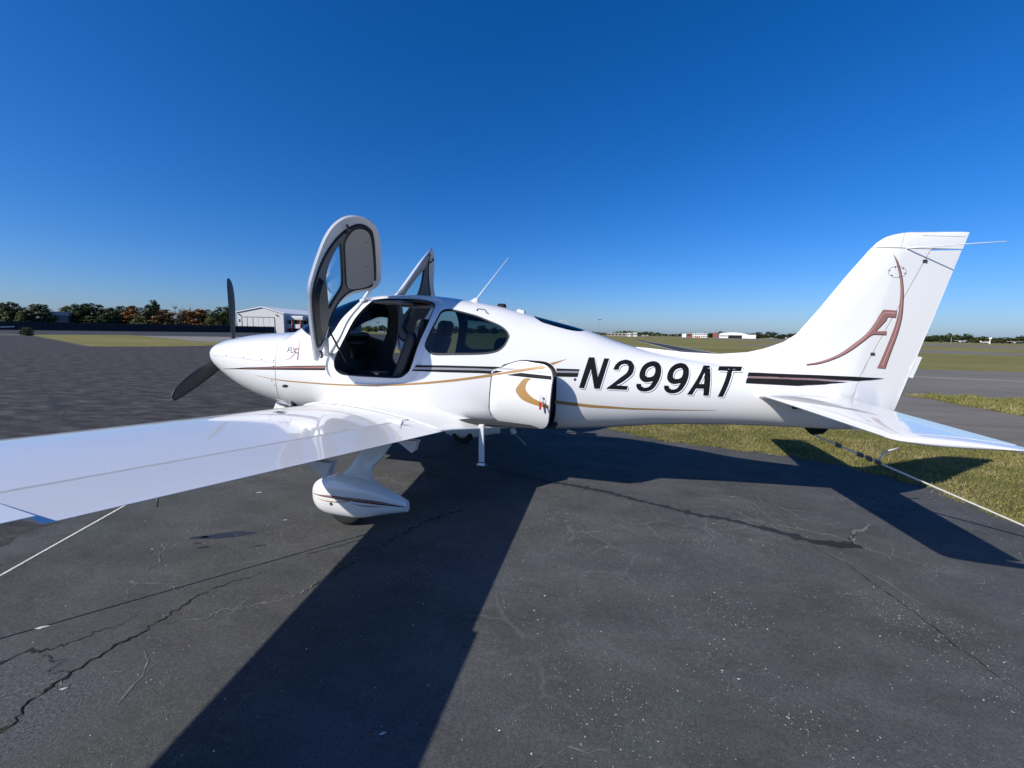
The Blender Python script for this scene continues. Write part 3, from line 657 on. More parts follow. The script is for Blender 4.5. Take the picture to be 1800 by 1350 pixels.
FH = np.array(D['fin_hinge'])
hx = lambda z: np.interp(z, [1.05, 2.53], [7.125, 7.679])
le_pts = [tuple(p) for p in LED[::3]]
top_i = [p for p in le_pts if p[0] < 7.93]
finloop = [(5.215, 1.45), (5.22, 1.60)]+[p for p in top_i if p[0] > 5.25]+[(7.949, 2.659)]+[(xte(2.52)-.003, 2.52), (7.684, 2.53)]+[(hx(z)-.004, z) for z in np.linspace(2.5, 1.12, 24)]+[(7.12, 1.05), (6.6, 1.15), (5.9, 1.22), (5.5, 1.3)]
fin_o = fin_patch('vertical_fin', finloop, M['white'], plane)
rudloop = [(hx(z)+.004, z) for z in np.linspace(1.0, 2.508, 24)]+[(xte(z)-.006, z) for z in np.linspace(2.51, 1.09, 2)]+[(7.53, 1.03), (7.44, .955), (7.34, .895), (7.22, .90)]
rud = fin_patch('rudder', rudloop, M['white'], plane)
b = MB()
b.prism([(7.697, 1.586), (7.738, 1.58), (7.690, 1.386), (7.650, 1.396)], -.003, .003, axis='y')
b.build('trim_tab', M['white2'], rud)

def side_patch(name, loops, m, parent, off=.0015, holes=(), step=.035, layers=None):
    """thin vinyl lying on the left skin; loops are side-view (x, z)"""
    LL = [np.array(l, float) for l in loops]
    HH = [np.array(l, float) for l in holes]
    A = np.vstack(LL)
    g = gridpts(A.min(0), A.max(0), step, step)
    def kp(c):
        k = np.zeros(len(c), bool)
        for l in LL: k |= pip(c, l)
        for h in HH: k &= ~pip(c, h)
        return k
    P, T = cdt(LL+HH, g, kp)
    return P, T
def decal(name, loops, m, parent, off=.0015, holes=(), smooth=0, corner=50., surf=None):
    def prep(l):
        l = np.array(l, float)
        if smooth: l = smooth_loop(l, smooth, corner)
        return densify(l, .04)
    P, T = side_patch(name, [prep(l) for l in loops], m, parent, holes=[prep(h) for h in holes])
    y = side(P[:, 0], P[:, 1])
    e = 2e-3
    nx = (side(P[:, 0]+e, P[:, 1])-side(P[:, 0]-e, P[:, 1]))/(2*e)
    nz = (side(P[:, 0], P[:, 1]+e)-side(P[:, 0], P[:, 1]-e))/(2*e)
    N = np.c_[-nx, -np.ones(len(P)), -nz]
    N /= np.linalg.norm(N, axis=1)[:, None]
    V = np.c_[P[:, 0], -y, P[:, 1]]+N*off
    if surf is not None: V, N = surf(V), surf(N, True)
    fn = np.cross(V[T[:, 1]]-V[T[:, 0]], V[T[:, 2]]-V[T[:, 0]])
    bad = (fn*N[T[:, 0]]).sum(1) < 0
    T[bad] = T[bad][:, ::-1]
    return mk(name, V, T, m, parent, True, normals=N)
def line(name, pts, wd, m, parent, off=.001, closed=False, surf=None):
    """thin line on the left skin"""
    P = densify(pts, .03, closed)
    if closed: P = np.vstack([P, P[:1]])
    t = np.gradient(P, axis=0)
    t /= np.linalg.norm(t, axis=1)[:, None]+1e-9
    n = np.c_[-t[:, 1], t[:, 0]]
    wds = np.broadcast_to(np.asarray(wd, float), (len(P),)) if np.ndim(wd) == 0 else np.interp(np.linspace(0, 1, len(P)), np.linspace(0, 1, len(wd)), wd)
    A, B = P+n*wds[:, None]/2, P-n*wds[:, None]/2
    def up(q):
        v = np.c_[q[:, 0], -side(q[:, 0], q[:, 1])-off, q[:, 1]]
        return surf(v) if surf is not None else v
    k = len(P)
    return mk(name, np.vstack([up(A), up(B)]), [(i, i+1, k+i+1, k+i) for i in range(k-1)], m, parent, True)
# ---- stripes
decal('nose_stripe', [D['nose_stripe_dark']], M['trim_black'], fus)
decal('nose_stripe', [D['nose_stripe_pink']], M['pink'], fus, off=.0022)
decal('gold_line', [D['gold_line']], M['gold'], fus)
decal('gold_line', [D['gold_tip']], M['gold'], fus)
decal('gold_line', [D['gold_tail']], M['gold'], fus)
for k, m_ in (('mid_black_top', 'trim_black'), ('mid_silver', 'silver'), ('mid_black_low', 'trim_black'), ('end_black_top', 'trim_black'), ('end_silver', 'silver'), ('end_black_low', 'trim_black'), ('tail_stripe_top', 'trim_black'), ('tail_stripe_low', 'trim_black')):
    decal('side_stripe', [D[k]], M[m_], fus, off=.006 if k[:4] == 'tail' else .0015)
tp = np.array(D['tail_stripe_pink'])
decal('side_stripe', [[tp[0], tp[1], tp[2], tp[3], tp[4]-[0, .002], tp[5]-[0, .002], tp[6]-[0, .002]]], M['pink'], fus, off=.0065)
# ---- registration N299AT
for ch in D['letters']:
    round_ = len(ch[0]) > 18
    rootl = None
    for m_, o_, (sx, sz) in (('black', .0034, (0, 0)), ('outline', .0024, (.0085, -.0095)), ('black', .0014, (.0125, -.0135))):
        ls = [np.array(l)+np.array([sx, sz]) for l in ch]
        q = decal('registration_letter' if rootl is None else ('letter_outline' if m_ == 'outline' else 'letter_shadow'), [ls[0]], M[m_], fus if rootl is None else rootl, off=o_, holes=ls[1:], smooth=4 if round_ else 0, corner=40)
        if rootl is None: rootl = q
# ---- logos
lg = decal('tail_logo', [inset(np.array(D['logo_curve']), -.003)+[.003, -.003]], M['trim_black'], fin_o, off=.0012, smooth=3, corner=45)
decal('tail_logo', [D['logo_curve']], M['pink'], fin_o, off=.002, smooth=3, corner=45)
decal('tail_logo', [inset(np.array(D['logo_swoosh']), -.003)+[.003, -.004]], M['trim_black'], fin_o, off=.0012, smooth=3, corner=45)
decal('tail_logo', [D['logo_swoosh']], M['pink'], fin_o, off=.002, smooth=3, corner=45)
for q in D['logo_hi']:
    line('tail_logo_highlight', q, [.002, .006, .008], M['rosehi'], fin_o, off=.0028)
for i, s_ in enumerate(D['flyA']):
    line('nose_logo', s_, [.003, .014, .02] if i == 5 else ([.003, .012, .016] if i == 6 else .011), M['pink'] if i in (5, 6) else M['trim_black'], fus, off=.0016)
# ---- panel lines, screws, small fittings
for k in ('cowl_seam', 'cowl_split'):
    line('panel_line', D[k], .006 if k == 'cowl_seam' else .003, M['trim'], fus, off=.0008)
line('panel_line', D['fin_split'], .006, M['trim'], fin_o)
line('panel_line', D['fin_panel_ring'], .004, M['silver'], fin_o, closed=True)
line('panel_line', [(7.60, 2.64), (7.945, 2.62)], .003, M['silver'], fin_o)
line('panel_line', [(7.47, 2.665), (7.44, 2.54)], .003, M['silver'], fin_o)
for p in D['screws'][:-1]:
    c = np.array(p)
    decal('screw', [[c+.008*np.array([math.cos(t), math.sin(t)]) for t in np.linspace(0, 2*PI, 8, endpoint=False)]], M['steel'], fus)
rc_ = np.mean(np.array(D['fin_panel_ring']), 0)
for t in np.linspace(.3, 2*PI+.3, 6, endpoint=False):
    q = rc_+(np.array(D['fin_panel_ring'])[int(t/(2*PI)*24) % 24]-rc_)*.86
    decal('screw', [[q+.006*np.array([math.cos(u), math.sin(u)]) for u in np.linspace(0, 2*PI, 8, endpoint=False)]], M['steel'], fin_o)
decal('vent', [D['oval_vent']], M['steel'], fus)
c = np.array(D['dot'][0])
decal('static_port', [[c+.014*np.array([math.cos(t), math.sin(t)]) for t in np.linspace(0, 2*PI, 14, endpoint=False)]], M['steel'], fus)
gb = D['grab']
def onskin(p, off=.0): return Vector((p[0], -float(side(p[0], p[1]))-off, p[1]))
b = MB().tube([onskin(p, .008) for p in gb], .0045, 6)
b.build('roof_handle', M['steel'], plane, True)
def hinge_pt(z): return Vector((hx(z), -float(fin(hx(z), z))-.004, z))
for z in (2.42, 1.60):
    MB().box(hinge_pt(z), (.03, .010, .022)).build('rudder_hinge', M['steel'], rud)

# ------------------------------------------------------------------ baggage door, ajar
bo = np.array(D['bag_axis'][0])
ba = np.array(D['bag_axis'][1])
Bm = np.array(Matrix.Rotation(D['bag_angle'], 3, Vector(ba)))
def bxf(V, vec=False):
    V = np.asarray(V, float)
    return V@Bm.T if vec else (V-bo)@Bm.T+bo
BD = sm(xz2a(D['bag_door']), 3)
bd = body_patch('baggage_door', [BD], M['white'], plane, xf=bxf, step=(.05, 5.))
strip('door_edge', BD, 0., -.028, M['white'], bd, xf=bxf)
body_patch('door_inner', [BD], M['trim'], bd, off=-.028, flip=True, xf=bxf)
strip('door_seal', inset(dom(BD), .006)*np.array([1, AK]), -.028, -.046, M['seal'], bd, xf=bxf, loop2=inset(dom(BD), .026)*np.array([1, AK]))
strip('opening_lip', BAGO, 0., -.03, M['white'], fus)
strip('opening_seal', BAGO, -.004, -.02, M['seal'], fus, loop2=inset(dom(BAGO), .022)*np.array([1, AK]))
body_patch('baggage_liner', [BAGO], M['carpet'], plane, off=-.06, step=(.08, 8.))
line('panel_line', [(3.846, 1.325), (3.835, 1.2), (3.82, 1.05), (3.808, .95), (3.818, .875), (3.85, .825)], .009, M['seal'], fus, off=.0008)
for k, m_, o_ in (('bag_stripe_top', 'silver', .0014), ('bag_stripe_silver', 'silver', .0014), ('bag_stripe_black', 'trim_black', .0014), ('bag_stripe_black2', 'trim_black', .0014), ('bag_gold', 'gold', .0022)):
    decal('door_stripe', [D[k]], M[m_], bd, off=o_, surf=bxf)
decal('gold_arc', [D['bag_arc']], M['gold'], bd, off=.0018, smooth=3, corner=50, surf=bxf)
lk = np.array(D['bag_lock'])
def bpt3(p, off): return Vector(bxf(np.array([[p[0], -float(side(p[0], p[1]))-off, p[1]]]))[0])
b = MB().tube([bpt3(lk[0], 0.), bpt3(lk[0], .012)], .012, 12)
b.build('door_lock', M['metal'], bd, True)
line('lock_plate', [lk[1], lk[2], lk[3], lk[4]], .003, M['silver'], bd, closed=True, surf=bxf)

# ------------------------------------------------------------------ wings
def wle(y): return 1.885+.042*abs(y)
def wte(y): return 3.572-.0875*abs(y)
def wzl(y): return .805+.0965*abs(y)
def wzt(y): return .712+.108*abs(y)
def foil(c, t):
    """upper/lower thickness of a laminar section as fractions of the chord"""
    up = (.53*t)*(2.05*math.sqrt(c)*(1-c)**1.25+.35*c*(1-c))/1.02
    lo = (.42*t)*(1.9*math.sqrt(c)*(1-c)**1.15+.2*c*(1-c))/1.02
    return up+.001, lo+.001
def wing_pt(y, c, upper, s=-1):
    ch = wte(y)-wle(y)
    t = .165-.02*abs(y)/5.85
    u, l = foil(c, t)
    z = wzl(y)+(wzt(y)-wzl(y))*c
    return (wle(y)+ch*c, s*abs(y), z+(u if upper else -l)*ch)
CS = [0, .003, .01, .02, .04, .07, .11, .16, .22, .30, .38, .46, .54, .62, .69, .745, .766]
CF = [.780, .80, .84, .88, .92, .96, .985, 1.0]
def wing_loft(name, ys, cs, m, parent, s, close_te=False, xf=None):
    V, F = [], []
    prof = [(c, True) for c in cs[::-1]]+[(c, False) for c in cs[(1 if cs[0] == 0 else 0):]]
    n = len(prof)
    for y in ys:
        for c, u in prof:
            p = wing_pt(y, c, u, s)
            V.append(xf(p) if xf else p)
    for i in range(len(ys)-1):
        for j in range(n if cs[0] != 0 or close_te else n):
            k = (j+1) % n
            F.append((i*n+j, i*n+k, (i+1)*n+k, (i+1)*n+j))
    F.append(tuple(range(n)))
    F.append(tuple((len(ys)-1)*n+j for j in range(n))[::-1])
    b = MB().add(V, F)
    o = b.build(name, m, parent, True)
    md = o.modifiers.new('es', 'EDGE_SPLIT')
    md.split_angle = rad(40)
    return o
YH = lambda a, b, n: list(np.linspace(a, b, n))
for s in (-1, 1):
    wg = wing_loft('wing', YH(.35, 5.55, 14), CS, M['white'], plane, s)
    # fixed trailing edge pieces inboard and outboard
    wing_loft('wing_root_edge', YH(.35, .79, 3), [.755]+CF, M['white'], wg, s)
    wing_loft('wing_tip_edge', YH(5.30, 5.55, 3), [.755]+CF, M['white'], wg, s)
    # tip: rounded cap
    V, F = [], []
    n = 14
    for k, (dy, sc) in enumerate(((0, 1), (.06, .99), (.14, .95), (.21, .85), (.26, .68), (.29, .45), (.30, .2))):
        y = 5.55+dy
        for j in range(2*n):
            c = (j/n if j < n else (2*n-j)/n)
            c = c*c*(3-2*c)
            p = Vector(wing_pt(5.55, c, j < n, s))
            cx = wle(5.55)+.38*(wte(5.55)-wle(5.55))
            zc = wzl(5.55)-.03
            V.append((cx+(p.x-cx)*(1-(1-sc)*.55)+.12*(1-sc), s*y, zc+dy*.1+(p.z-zc)*sc))
    for k in range(6):
        for j in range(2*n):
            F.append((k*2*n+j, k*2*n+(j+1) % (2*n), (k+1)*2*n+(j+1) % (2*n), (k+1)*2*n+j))
    F.append(tuple(6*2*n+j for j in range(2*n)))
    MB().add(V, F).build('wing_tip', M['white'], wg, True)
    # flap, drooped a little, and aileron
    ang = rad(4.5)
    def fx(p):
        x, y, z = p
        c0 = .776
        hxp = wle(y)+c0*(wte(y)-wle(y))
        hz = wzl(y)+(wzt(y)-wzl(y))*c0
        dx, dz = x-hxp, z-hz
        return (hxp+dx*math.cos(ang)+dz*math.sin(ang), y, hz-dx*math.sin(ang)+dz*math.cos(ang))
    fp = wing_loft('flap', YH(.80, 3.63, 8), CF, M['white'], plane, s, True, fx)
    ang = rad(-2.5)
    wing_loft('aileron', YH(3.643, 5.29, 6), CF, M['white'], plane, s, True, fx)
    V = []
    for y in np.linspace(.8, 5.29, 12):
        for c in (.752, .79):
            p = wing_pt(y, c, True, s)
            V.append((p[0], p[1], p[2]-.034))
    mk('hinge_gap_shade', V, [(2*k, 2*k+1, 2*k+3, 2*k+2) for k in range(11)], M['seal'], wg)  # added black strip that paints the shade inside the hinge gap
    # fuel filler cap
    p = Vector(wing_pt(1.75, .30, True, s))
    cp = MB().tube([p-Vector((0, 0, .004)), p+Vector((0, 0, .004))], .045, 16).build('fuel_cap', M['metal'], wg)
    MB().box(p+Vector((0, 0, .006)), (.05, .012, .006)).build('cap_latch', M['steel'], wg)
    # flap hinge brackets under the wing
    for y in (1.33, 2.32):
        xh = wte(y)
        zt_ = wzt(y)-.01
        poly = [(xh-.30, zt_-.05), (xh-.02, zt_-.055), (xh-.037, zt_-.09), (xh-.055, zt_-.145), (xh-.075, zt_-.162), (xh-.10, zt_-.145), (xh-.20, zt_-.08)]
        b = MB()
        for dy in (-.035, .015):
            b.prism(poly, s*y+dy, s*y+dy+.018, axis='y')
        h_ = b.build('flap_hinge', M['white'], plane)
        for (px, pz) in ((xh-.078, zt_-.125), (xh-.11, zt_-.035)):
            MB().tube([(px, s*y-.034, pz), (px, s*y+.03, pz)], .008, 8).build('bolt', M['steel'], h_)
    # blended root fairing
    fe = np.array(D['fairing_edge'])
    tt = np.linspace(0, 1, 30)
    L = np.r_[0, np.cumsum(np.linalg.norm(np.diff(fe, axis=0), axis=1))]
    L /= L[-1]
    Pb = np.stack([np.interp(tt, L, fe[:, k]) for k in range(3)], 1)
    V, F = [], []
    NS = 9
    for i, t in enumerate(tt):
        pb = Pb[i]
        zt2 = float(np.interp(pb[0], ST[:, 0], ST[:, 4]))
        yb = -float(side(pb[0], pb[2]))+.012
        pb = np.array([pb[0], yb, pb[2]])
        if t < .76:
            c = (t/.76)**1.25
            pw = np.array(wing_pt(.97, min(c, .999), True, -1))
            pw[2] -= max(0, c-.776)*1.55*.085
            ty = np.array([0, 1., -.10])*.30
        else:
            q = (t-.76)/.24
            e0 = np.array(wing_pt(.97, .999, True, -1))-[0, 0, .029]
            pw = e0+(np.array([3.97, -.33, .715])-e0)*q
            ty = np.array([.05, .6, -.02])*.25*(1-q)
        tb = np.array([0, .05, 1.])*.30*(1 if t < .76 else 1-(t-.76)/.24*.9)
        for k in range(NS):
            u = k/(NS-1)
            h = (2*u**3-3*u**2+1)*pw+(u**3-2*u**2+u)*ty+(-2*u**3+3*u**2)*pb+(u**3-u**2)*tb
            V.append((h[0], h[1] if s < 0 else -h[1], h[2]+.0015))
    for i in range(len(tt)-1):
        for k in range(NS-1):
            F.append((i*NS+k, i*NS+k+1, (i+1)*NS+k+1, (i+1)*NS+k))
    if s > 0: F = [f[::-1] for f in F]
    fo = mk('wing_root_fairing', V, F, M['white'], plane, True)
    md = fo.modifiers.new('sol', 'SOLIDIFY')
    md.thickness = .02
    md.offset = -1
# wing walk strip is hidden; stall strip and leading edge tape
# ------------------------------------------------------------------ horizontal stabiliser and elevators
def stab_pt(y, c, up, s):
    xl = 6.345+.085*abs(y)
    xt = 7.075
    ch = xt-xl
    u = .055*(2.05*math.sqrt(c)*(1-c)**1.1+.2*c*(1-c))/1.0+.0015
    return (xl+ch*c, s*abs(y), 1.205+(u if up else -u)*ch)
def stab_loft(name, ys, cs, m, parent, s, xf=None):
    prof = [(c, True) for c in cs[::-1]]+[(c, False) for c in cs[(1 if cs[0] == 0 else 0):]]
    n = len(prof)
    V, F = [], []
    for y in ys:
        for c, u in prof: V.append(stab_pt(y, c, u, s))
    for i in range(len(ys)-1):
        for j in range(n): F.append((i*n+j, i*n+(j+1) % n, (i+1)*n+(j+1) % n, (i+1)*n+j))
    F.append(tuple(range(n)))
    F.append(tuple((len(ys)-1)*n+j for j in range(n))[::-1])
    o = MB().add(V, F).build(name, m, parent, True)
    md = o.modifiers.new('es', 'EDGE_SPLIT')
    md.split_angle = rad(40)
    return o
CT = [0, .004, .012, .03, .06, .1, .16, .24, .34, .45, .56, .66, .70]
for s in (-1, 1):
    sb = stab_loft('horizontal_stabilizer', YH(.05, 1.86, 9), CT, M['white'], plane, s)
    stab_loft('elevator', YH(.16, 1.865, 8), [.708, .74, .8, .86, .92, .97, 1.], M['white'], plane, s)
    V, F = [], []
    n = 14
    for k, (dy, sc) in enumerate(((0, 1), (.03, .97), (.06, .86), (.08, .66), (.092, .4), (.096, .15))):
        for j in range(2*n):
            c = (j/n if j < n else (2*n-j)/n)
            c = c*c*(3-2*c)
            p = Vector(stab_pt(1.866, c, j < n, s))
            V.append((p.x+(6.95-p.x)*(1-sc)*.35, s*(1.866+dy+.035*c), 1.205+(p.z-1.205)*sc))
    for k in range(5):
        for j in range(2*n): F.append((k*2*n+j, k*2*n+(j+1) % (2*n), (k+1)*2*n+(j+1) % (2*n), (k+1)*2*n+j))
    F.append(tuple(5*2*n+j for j in range(2*n)))
    MB().add(V, F).build('stabilizer_tip', M['white'], sb, True)
    # root fillet
    V, F = [], []
    NS = 7
    cs = [0, .01, .03, .07, .13, .2, .3, .4, .5, .6, .7]
    prof = [(c, True) for c in cs[::-1]]+[(c, False) for c in cs[1:]]
    for (c, u) in prof:
        p0 = np.array(stab_pt(.45, c, u, -1))
        yb = -float(side(p0[0], p0[2]+(.045 if u else -.045)))+.01
        p1 = np.array([p0[0]-.03*(1-c), yb, p0[2]+(.045 if u else -.045)])
        for k in range(NS):
            q = k/(NS-1)
            h = (2*q**3-3*q**2+1)*p0+(q**3-2*q**2+q)*np.array([0, .25, 0])+(-2*q**3+3*q**2)*p1+(q**3-q**2)*np.array([0, .02, .14 if u else -.14])
            V.append((h[0], h[1] if s < 0 else -h[1], h[2]+(.001 if u else -.001)))
    for i in range(len(prof)-1):
        for k in range(NS-1): F.append((i*NS+k, i*NS+k+1, (i+1)*NS+k+1, (i+1)*NS+k))
    MB().add(V, F).build('stabilizer_fairing', M['white'], sb, True)

# ------------------------------------------------------------------ landing gear
def pant(name, y, parent, s):
    top = [(2.49, .30), (2.505, .37), (2.56, .425), (2.66, .468), (2.80, .500), (2.95, .495), (3.08, .466), (3.22, .415), (3.36, .355), (3.455, .312)]
    bot = [(2.49, .30), (2.497, .24), (2.53, .18), (2.60, .137), (2.70, .118), (2.83, .112), (2.95, .112), (3.03, .126), (3.17, .165), (3.33, .203), (3.435, .226)]
    xs = [2.4905, 2.493, 2.498, 2.506, 2.518, 2.535, 2.56, 2.59, 2.63, 2.68, 2.74, 2.80, 2.87, 2.94, 3.01, 3.08, 3.15, 3.22, 3.29, 3.36, 3.40, 3.435]
    DX, DZ = -.052, -.036
    V, F = [], []
    n = 32
    ta, ba_ = np.array(top), np.array(bot)
    for x in xs:
        zt_ = float(pchip(ta[:, 0], ta[:, 1], x))
        zb_ = float(pchip(ba_[:, 0], ba_[:, 1], x))
        t = (x-2.49)/.95
        wd = .105*min(1, math.sqrt(max(0, t)/.22*(2-min(1, t/.22))) if t < .22 else 1)*(1 if t < .45 else 1-.72*((t-.45)/.55)**1.2)
        zc, h = (zt_+zb_)/2, (zt_-zb_)/2
        for j in range(n):
            a = 2*PI*j/n
            V.append((x+DX, y+wd*np.sign(math.cos(a))*abs(math.cos(a))**.8, zc+DZ+h*np.sign(math.sin(a))*abs(math.sin(a))**.85))
    for i in range(len(xs)-1):
        for j in range(n): F.append((i*n+j, i*n+(j+1) % n, (i+1)*n+(j+1) % n, (i+1)*n+j))
    F.append(tuple(range(n)))
    F.append(tuple((len(xs)-1)*n+j for j in range(n)))
    o = MB().add(V, F).build(name, M['white'], parent, True)
    md = o.modifiers.new('es', 'EDGE_SPLIT')
    md.split_angle = rad(50)
    return o
def wheel(x, y, r, wd, parent):
    V, F = [], []
    n = 28
    prof = [(-wd/2, r*.55), (-wd/2, r*.82), (-wd*.38, r*.96), (-wd*.15, r), (wd*.15, r), (wd*.38, r*.96), (wd/2, r*.82), (wd/2, r*.55)]
    k = len(prof)
    for i in range(n):
        a = 2*PI*i/n
        for (dy, q) in prof: V.append((x+q*math.cos(a), y+dy, r+q*math.sin(a)))
    for i in range(n):
        for j in range(k-1): F.append((i*k+j, i*k+j+1, ((i+1) % n)*k+j+1, ((i+1) % n)*k+j))
    o = MB().add(V, F).build('wheel', M['rubber'], parent, True)
    MB().tube([(x, y-wd*.42, r), (x, y+wd*.42, r)], r*.6, 20).build('hub', M['metal'], o)
    return o
for s in (-1, 1):
    y = s*1.45
    pn = pant('wheel_fairing', y, plane, s)
    wheel(2.79, y*.986, .19, .14, plane)
    # cantilever leg
    V, F = [], []
    st = [(.36, 2.60, 3.16, 1.445, .085), (.41, 2.66, 3.10, 1.44, .065), (.445, 2.71, 3.05, 1.435, .05), (.48, 2.76, 3.02, 1.425, .038), (.52, 2.795, 3.02, 1.41, .031), (.56, 2.82, 3.05, 1.40, .028), (.62, 2.86, 3.10, 1.37, .026), (.70, 2.89, 3.15, 1.34, .025), (.78, 2.91, 3.19, 1.29, .025), (.92, 2.92, 3.22, 1.2, .025)]
    n = 12
    for (z, xa_, xb_, yy, th) in st:
        for j in range(n):
            a = 2*PI*j/n
            V.append(((xa_+xb_)/2+(xb_-xa_)/2*math.cos(a), s*(yy+th*math.sin(a)*(1-.4*math.cos(a))), z))
    for i in range(len(st)-1):
        for j in range(n): F.append((i*n+j, i*n+(j+1) % n, (i+1)*n+(j+1) % n, (i+1)*n+j))
    MB().add(V, F).build('gear_leg', M['white'], plane, True)
    if s < 0:
        # stripe on the fairing: small flat strips just proud of its outer side
        def pside(x, z):
            t = (x-2.49)/.95
            wd = .105*(1 if t < .45 else 1-.72*((t-.45)/.55)**1.2)
            if t < .22: wd = .105*math.sqrt(t/.22*(2-t/.22))
            top = [(2.49, .30), (2.505, .37), (2.56, .425), (2.66, .468), (2.80, .500), (2.95, .495), (3.08, .466), (3.22, .415), (3.36, .355), (3.455, .312)]
            bot = [(2.49, .30), (2.497, .24), (2.53, .18), (2.60, .137), (2.70, .118), (2.83, .112), (2.95, .112), (3.03, .126), (3.17, .165), (3.33, .203), (3.435, .226)]
            zt_ = float(np.interp(x, *np.array(top).T)); zb_ = float(np.interp(x, *np.array(bot).T))
            q = min(1, abs(z-(zt_+zb_)/2)/((zt_-zb_)/2))
            ca = math.cos(math.asin(q**(1/.8)))
            return -1.45-wd*ca**.85
        def pline(nm, pts, w0, mm, off):
            P = densify(pts, .02, False)
            t = np.gradient(P, axis=0)
            t /= np.linalg.norm(t, axis=1)[:, None]
            nrm = np.c_[-t[:, 1], t[:, 0]]
            wds = np.interp(np.linspace(0, 1, len(P)), np.linspace(0, 1, len(w0)), w0)[:, None]/2
            A, B = P+nrm*wds, P-nrm*wds
            up = lambda q: [(p[0]-.052, pside(p[0], p[1])-off, p[1]-.036) for p in q]
            k = len(P)
            mk(nm, up(A)+up(B), [(i, i+1, k+i+1, k+i) for i in range(k-1)], mm, pn, True)
        pline('fairing_stripe', [(2.545, .318), (2.75, .322), (2.95, .318), (3.15, .306), (3.425, .280)], [.004, .022, .03, .03, .004], M['trim_black'], .004)
        pline('fairing_stripe', [(2.56, .319), (2.75, .324), (2.95, .321), (3.15, .309), (3.38, .287)], [.002, .014, .016, .014, .002], M['pink'], .0055)
        pline('fairing_stripe', [(2.60, .290), (2.70, .280), (2.80, .281), (2.90, .294), (3.03, .335)], [.003, .006, .006, .008, .002], M['gold'], .007)
        pline('fairing_stripe', [(2.97, .284), (3.02, .272), (3.12, .268), (3.23, .270)], [.003, .009, .009, .002], M['pink'], .007)
        MB().tube([(2.698, pside(2.75, .255)-.003, .219), (2.698, pside(2.75, .255)+.01, .219)], .014, 12).build('axle_cap', M['steel'], pn)
# nose gear
b = MB().prism([(.70, .80), (.95, .78), (.70, .42), (.58, .24), (.46, .24), (.50, .42)], -.035, .035, axis='y')
bevel(b.build('gear_leg', M['white'], plane), .02)
wheel(.49, 0, .17, .13, plane)
V, F = [], []
for i, (x, h, wd) in enumerate(((.24, .02, .01), (.27, .11, .06), (.36, .17, .09), (.5, .19, .095), (.68, .15, .07), (.84, .09, .03), (.92, .04, .008))):
    for j in range(14):
        a = 2*PI*j/14
        V.append((x, wd*math.cos(a), .285+h*math.sin(a)*(1 if math.sin(a) > 0 else .75)))
for i in range(6):
    for j in range(14): F.append((i*14+j, i*14+(j+1) % 14, (i+1)*14+(j+1) % 14, (i+1)*14+j))
MB().add(V, F).build('wheel_fairing', M['white'], plane, True)
b = MB().box((1.0, 0, .708), (.30, .40, .03), taper=.8, R=Matrix.Rotation(rad(10), 3, 'Y'))
bevel(b.build('cowl_outlet', M['white'], plane), .012)

# ------------------------------------------------------------------ propeller and spinner
hub = Vector((.005, 0, 1.395))
V, F = [], []
pr = [(-.29, .004), (-.285, .03), (-.26, .07), (-.20, .12), (-.12, .16), (-.03, .182), (.02, .186)]
for (x, r) in pr:
    for j in range(24):
        a = 2*PI*j/24
        V.append((x, hub.y+r*math.cos(a), hub.z+r*math.sin(a)))
for i in range(len(pr)-1):
    for j in range(24): F.append((i*24+j, i*24+(j+1) % 24, (i+1)*24+(j+1) % 24, (i+1)*24+j))
F.append(tuple(range(24)))
MB().add(V, F).build('spinner', M['white'], plane, True)
for kx in range(3):
    th = rad(1.5)-kx*2*PI/3
    R_ = .99
    er = Vector((0, math.sin(th), math.cos(th)))
    et = Vector((0, math.cos(th), -math.sin(th)))
    ex = Vector((1, 0, 0))
    V, F = [], []
    n = 14
    st = [(.12, .10, 62, .045, 0), (.22, .115, 52, .04, 0), (.35, .145, 42, .032, .0), (.5, .165, 34, .025, 0), (.65, .165, 28, .02, -.004), (.78, .150, 24, .016, -.010), (.88, .128, 21, .012, -.02), (.94, .10, 20, .010, -.03), (.975, .07, 20, .008, -.04), (.99, .03, 20, .006, -.048)]
    for (r, c, pitch, t, sw) in st:
        pitch *= .72
        cv = et*math.cos(rad(pitch))-ex*math.sin(rad(pitch))
        nv = er.cross(cv)
        for j in range(n):
            a = 2*PI*j/n
            V.append(hub+er*r+cv*(c/2*math.cos(a)+sw)+nv*(t/2*math.sin(a)))
    for i in range(len(st)-1):
        for j in range(n): F.append((i*n+j, i*n+(j+1) % n, (i+1)*n+(j+1) % n, (i+1)*n+j))
    F.append(tuple((len(st)-1)*n+j for j in range(n)))
    MB().add(V, F).build('propeller_blade', M['prop'], plane, True)

# ------------------------------------------------------------------ antennas, step, tail fittings
b = MB().tube([(3.445, 0, 2.06), (3.50, 0, 2.12), (3.86, 0, 2.555)], [.012, .0075, .003], 8)
b.tube([(3.40, 0, 2.075), (3.50, 0, 2.066)], .018, 8)
b.prism([(3.40, 2.07), (3.47, 2.115), (3.505, 2.125), (3.515, 2.06)], -.012, .012, axis='y')
b.build('whip_antenna', M['white2'], plane, True)
bevel(MB().box((3.795, -.02, 2.033), (.10, .075, .04), taper=.8).build('antenna', M['black'], plane), .008)
bevel(MB().box((4.02, -.02, 1.965), (.11, .09, .045), taper=.7, R=Matrix.Rotation(rad(14), 3, 'Y')).build('antenna', M['white2'], plane), .012)
b = MB()
b.tube([(7.485, 0, 2.53), (7.485, -.06, 2.53), (7.52, -.09, 2.528), (7.961, -.36, 2.507)], [.007, .007, .0055, .003], 8)
b.build('vor_antenna', M['white2'], plane, True)
b = MB()
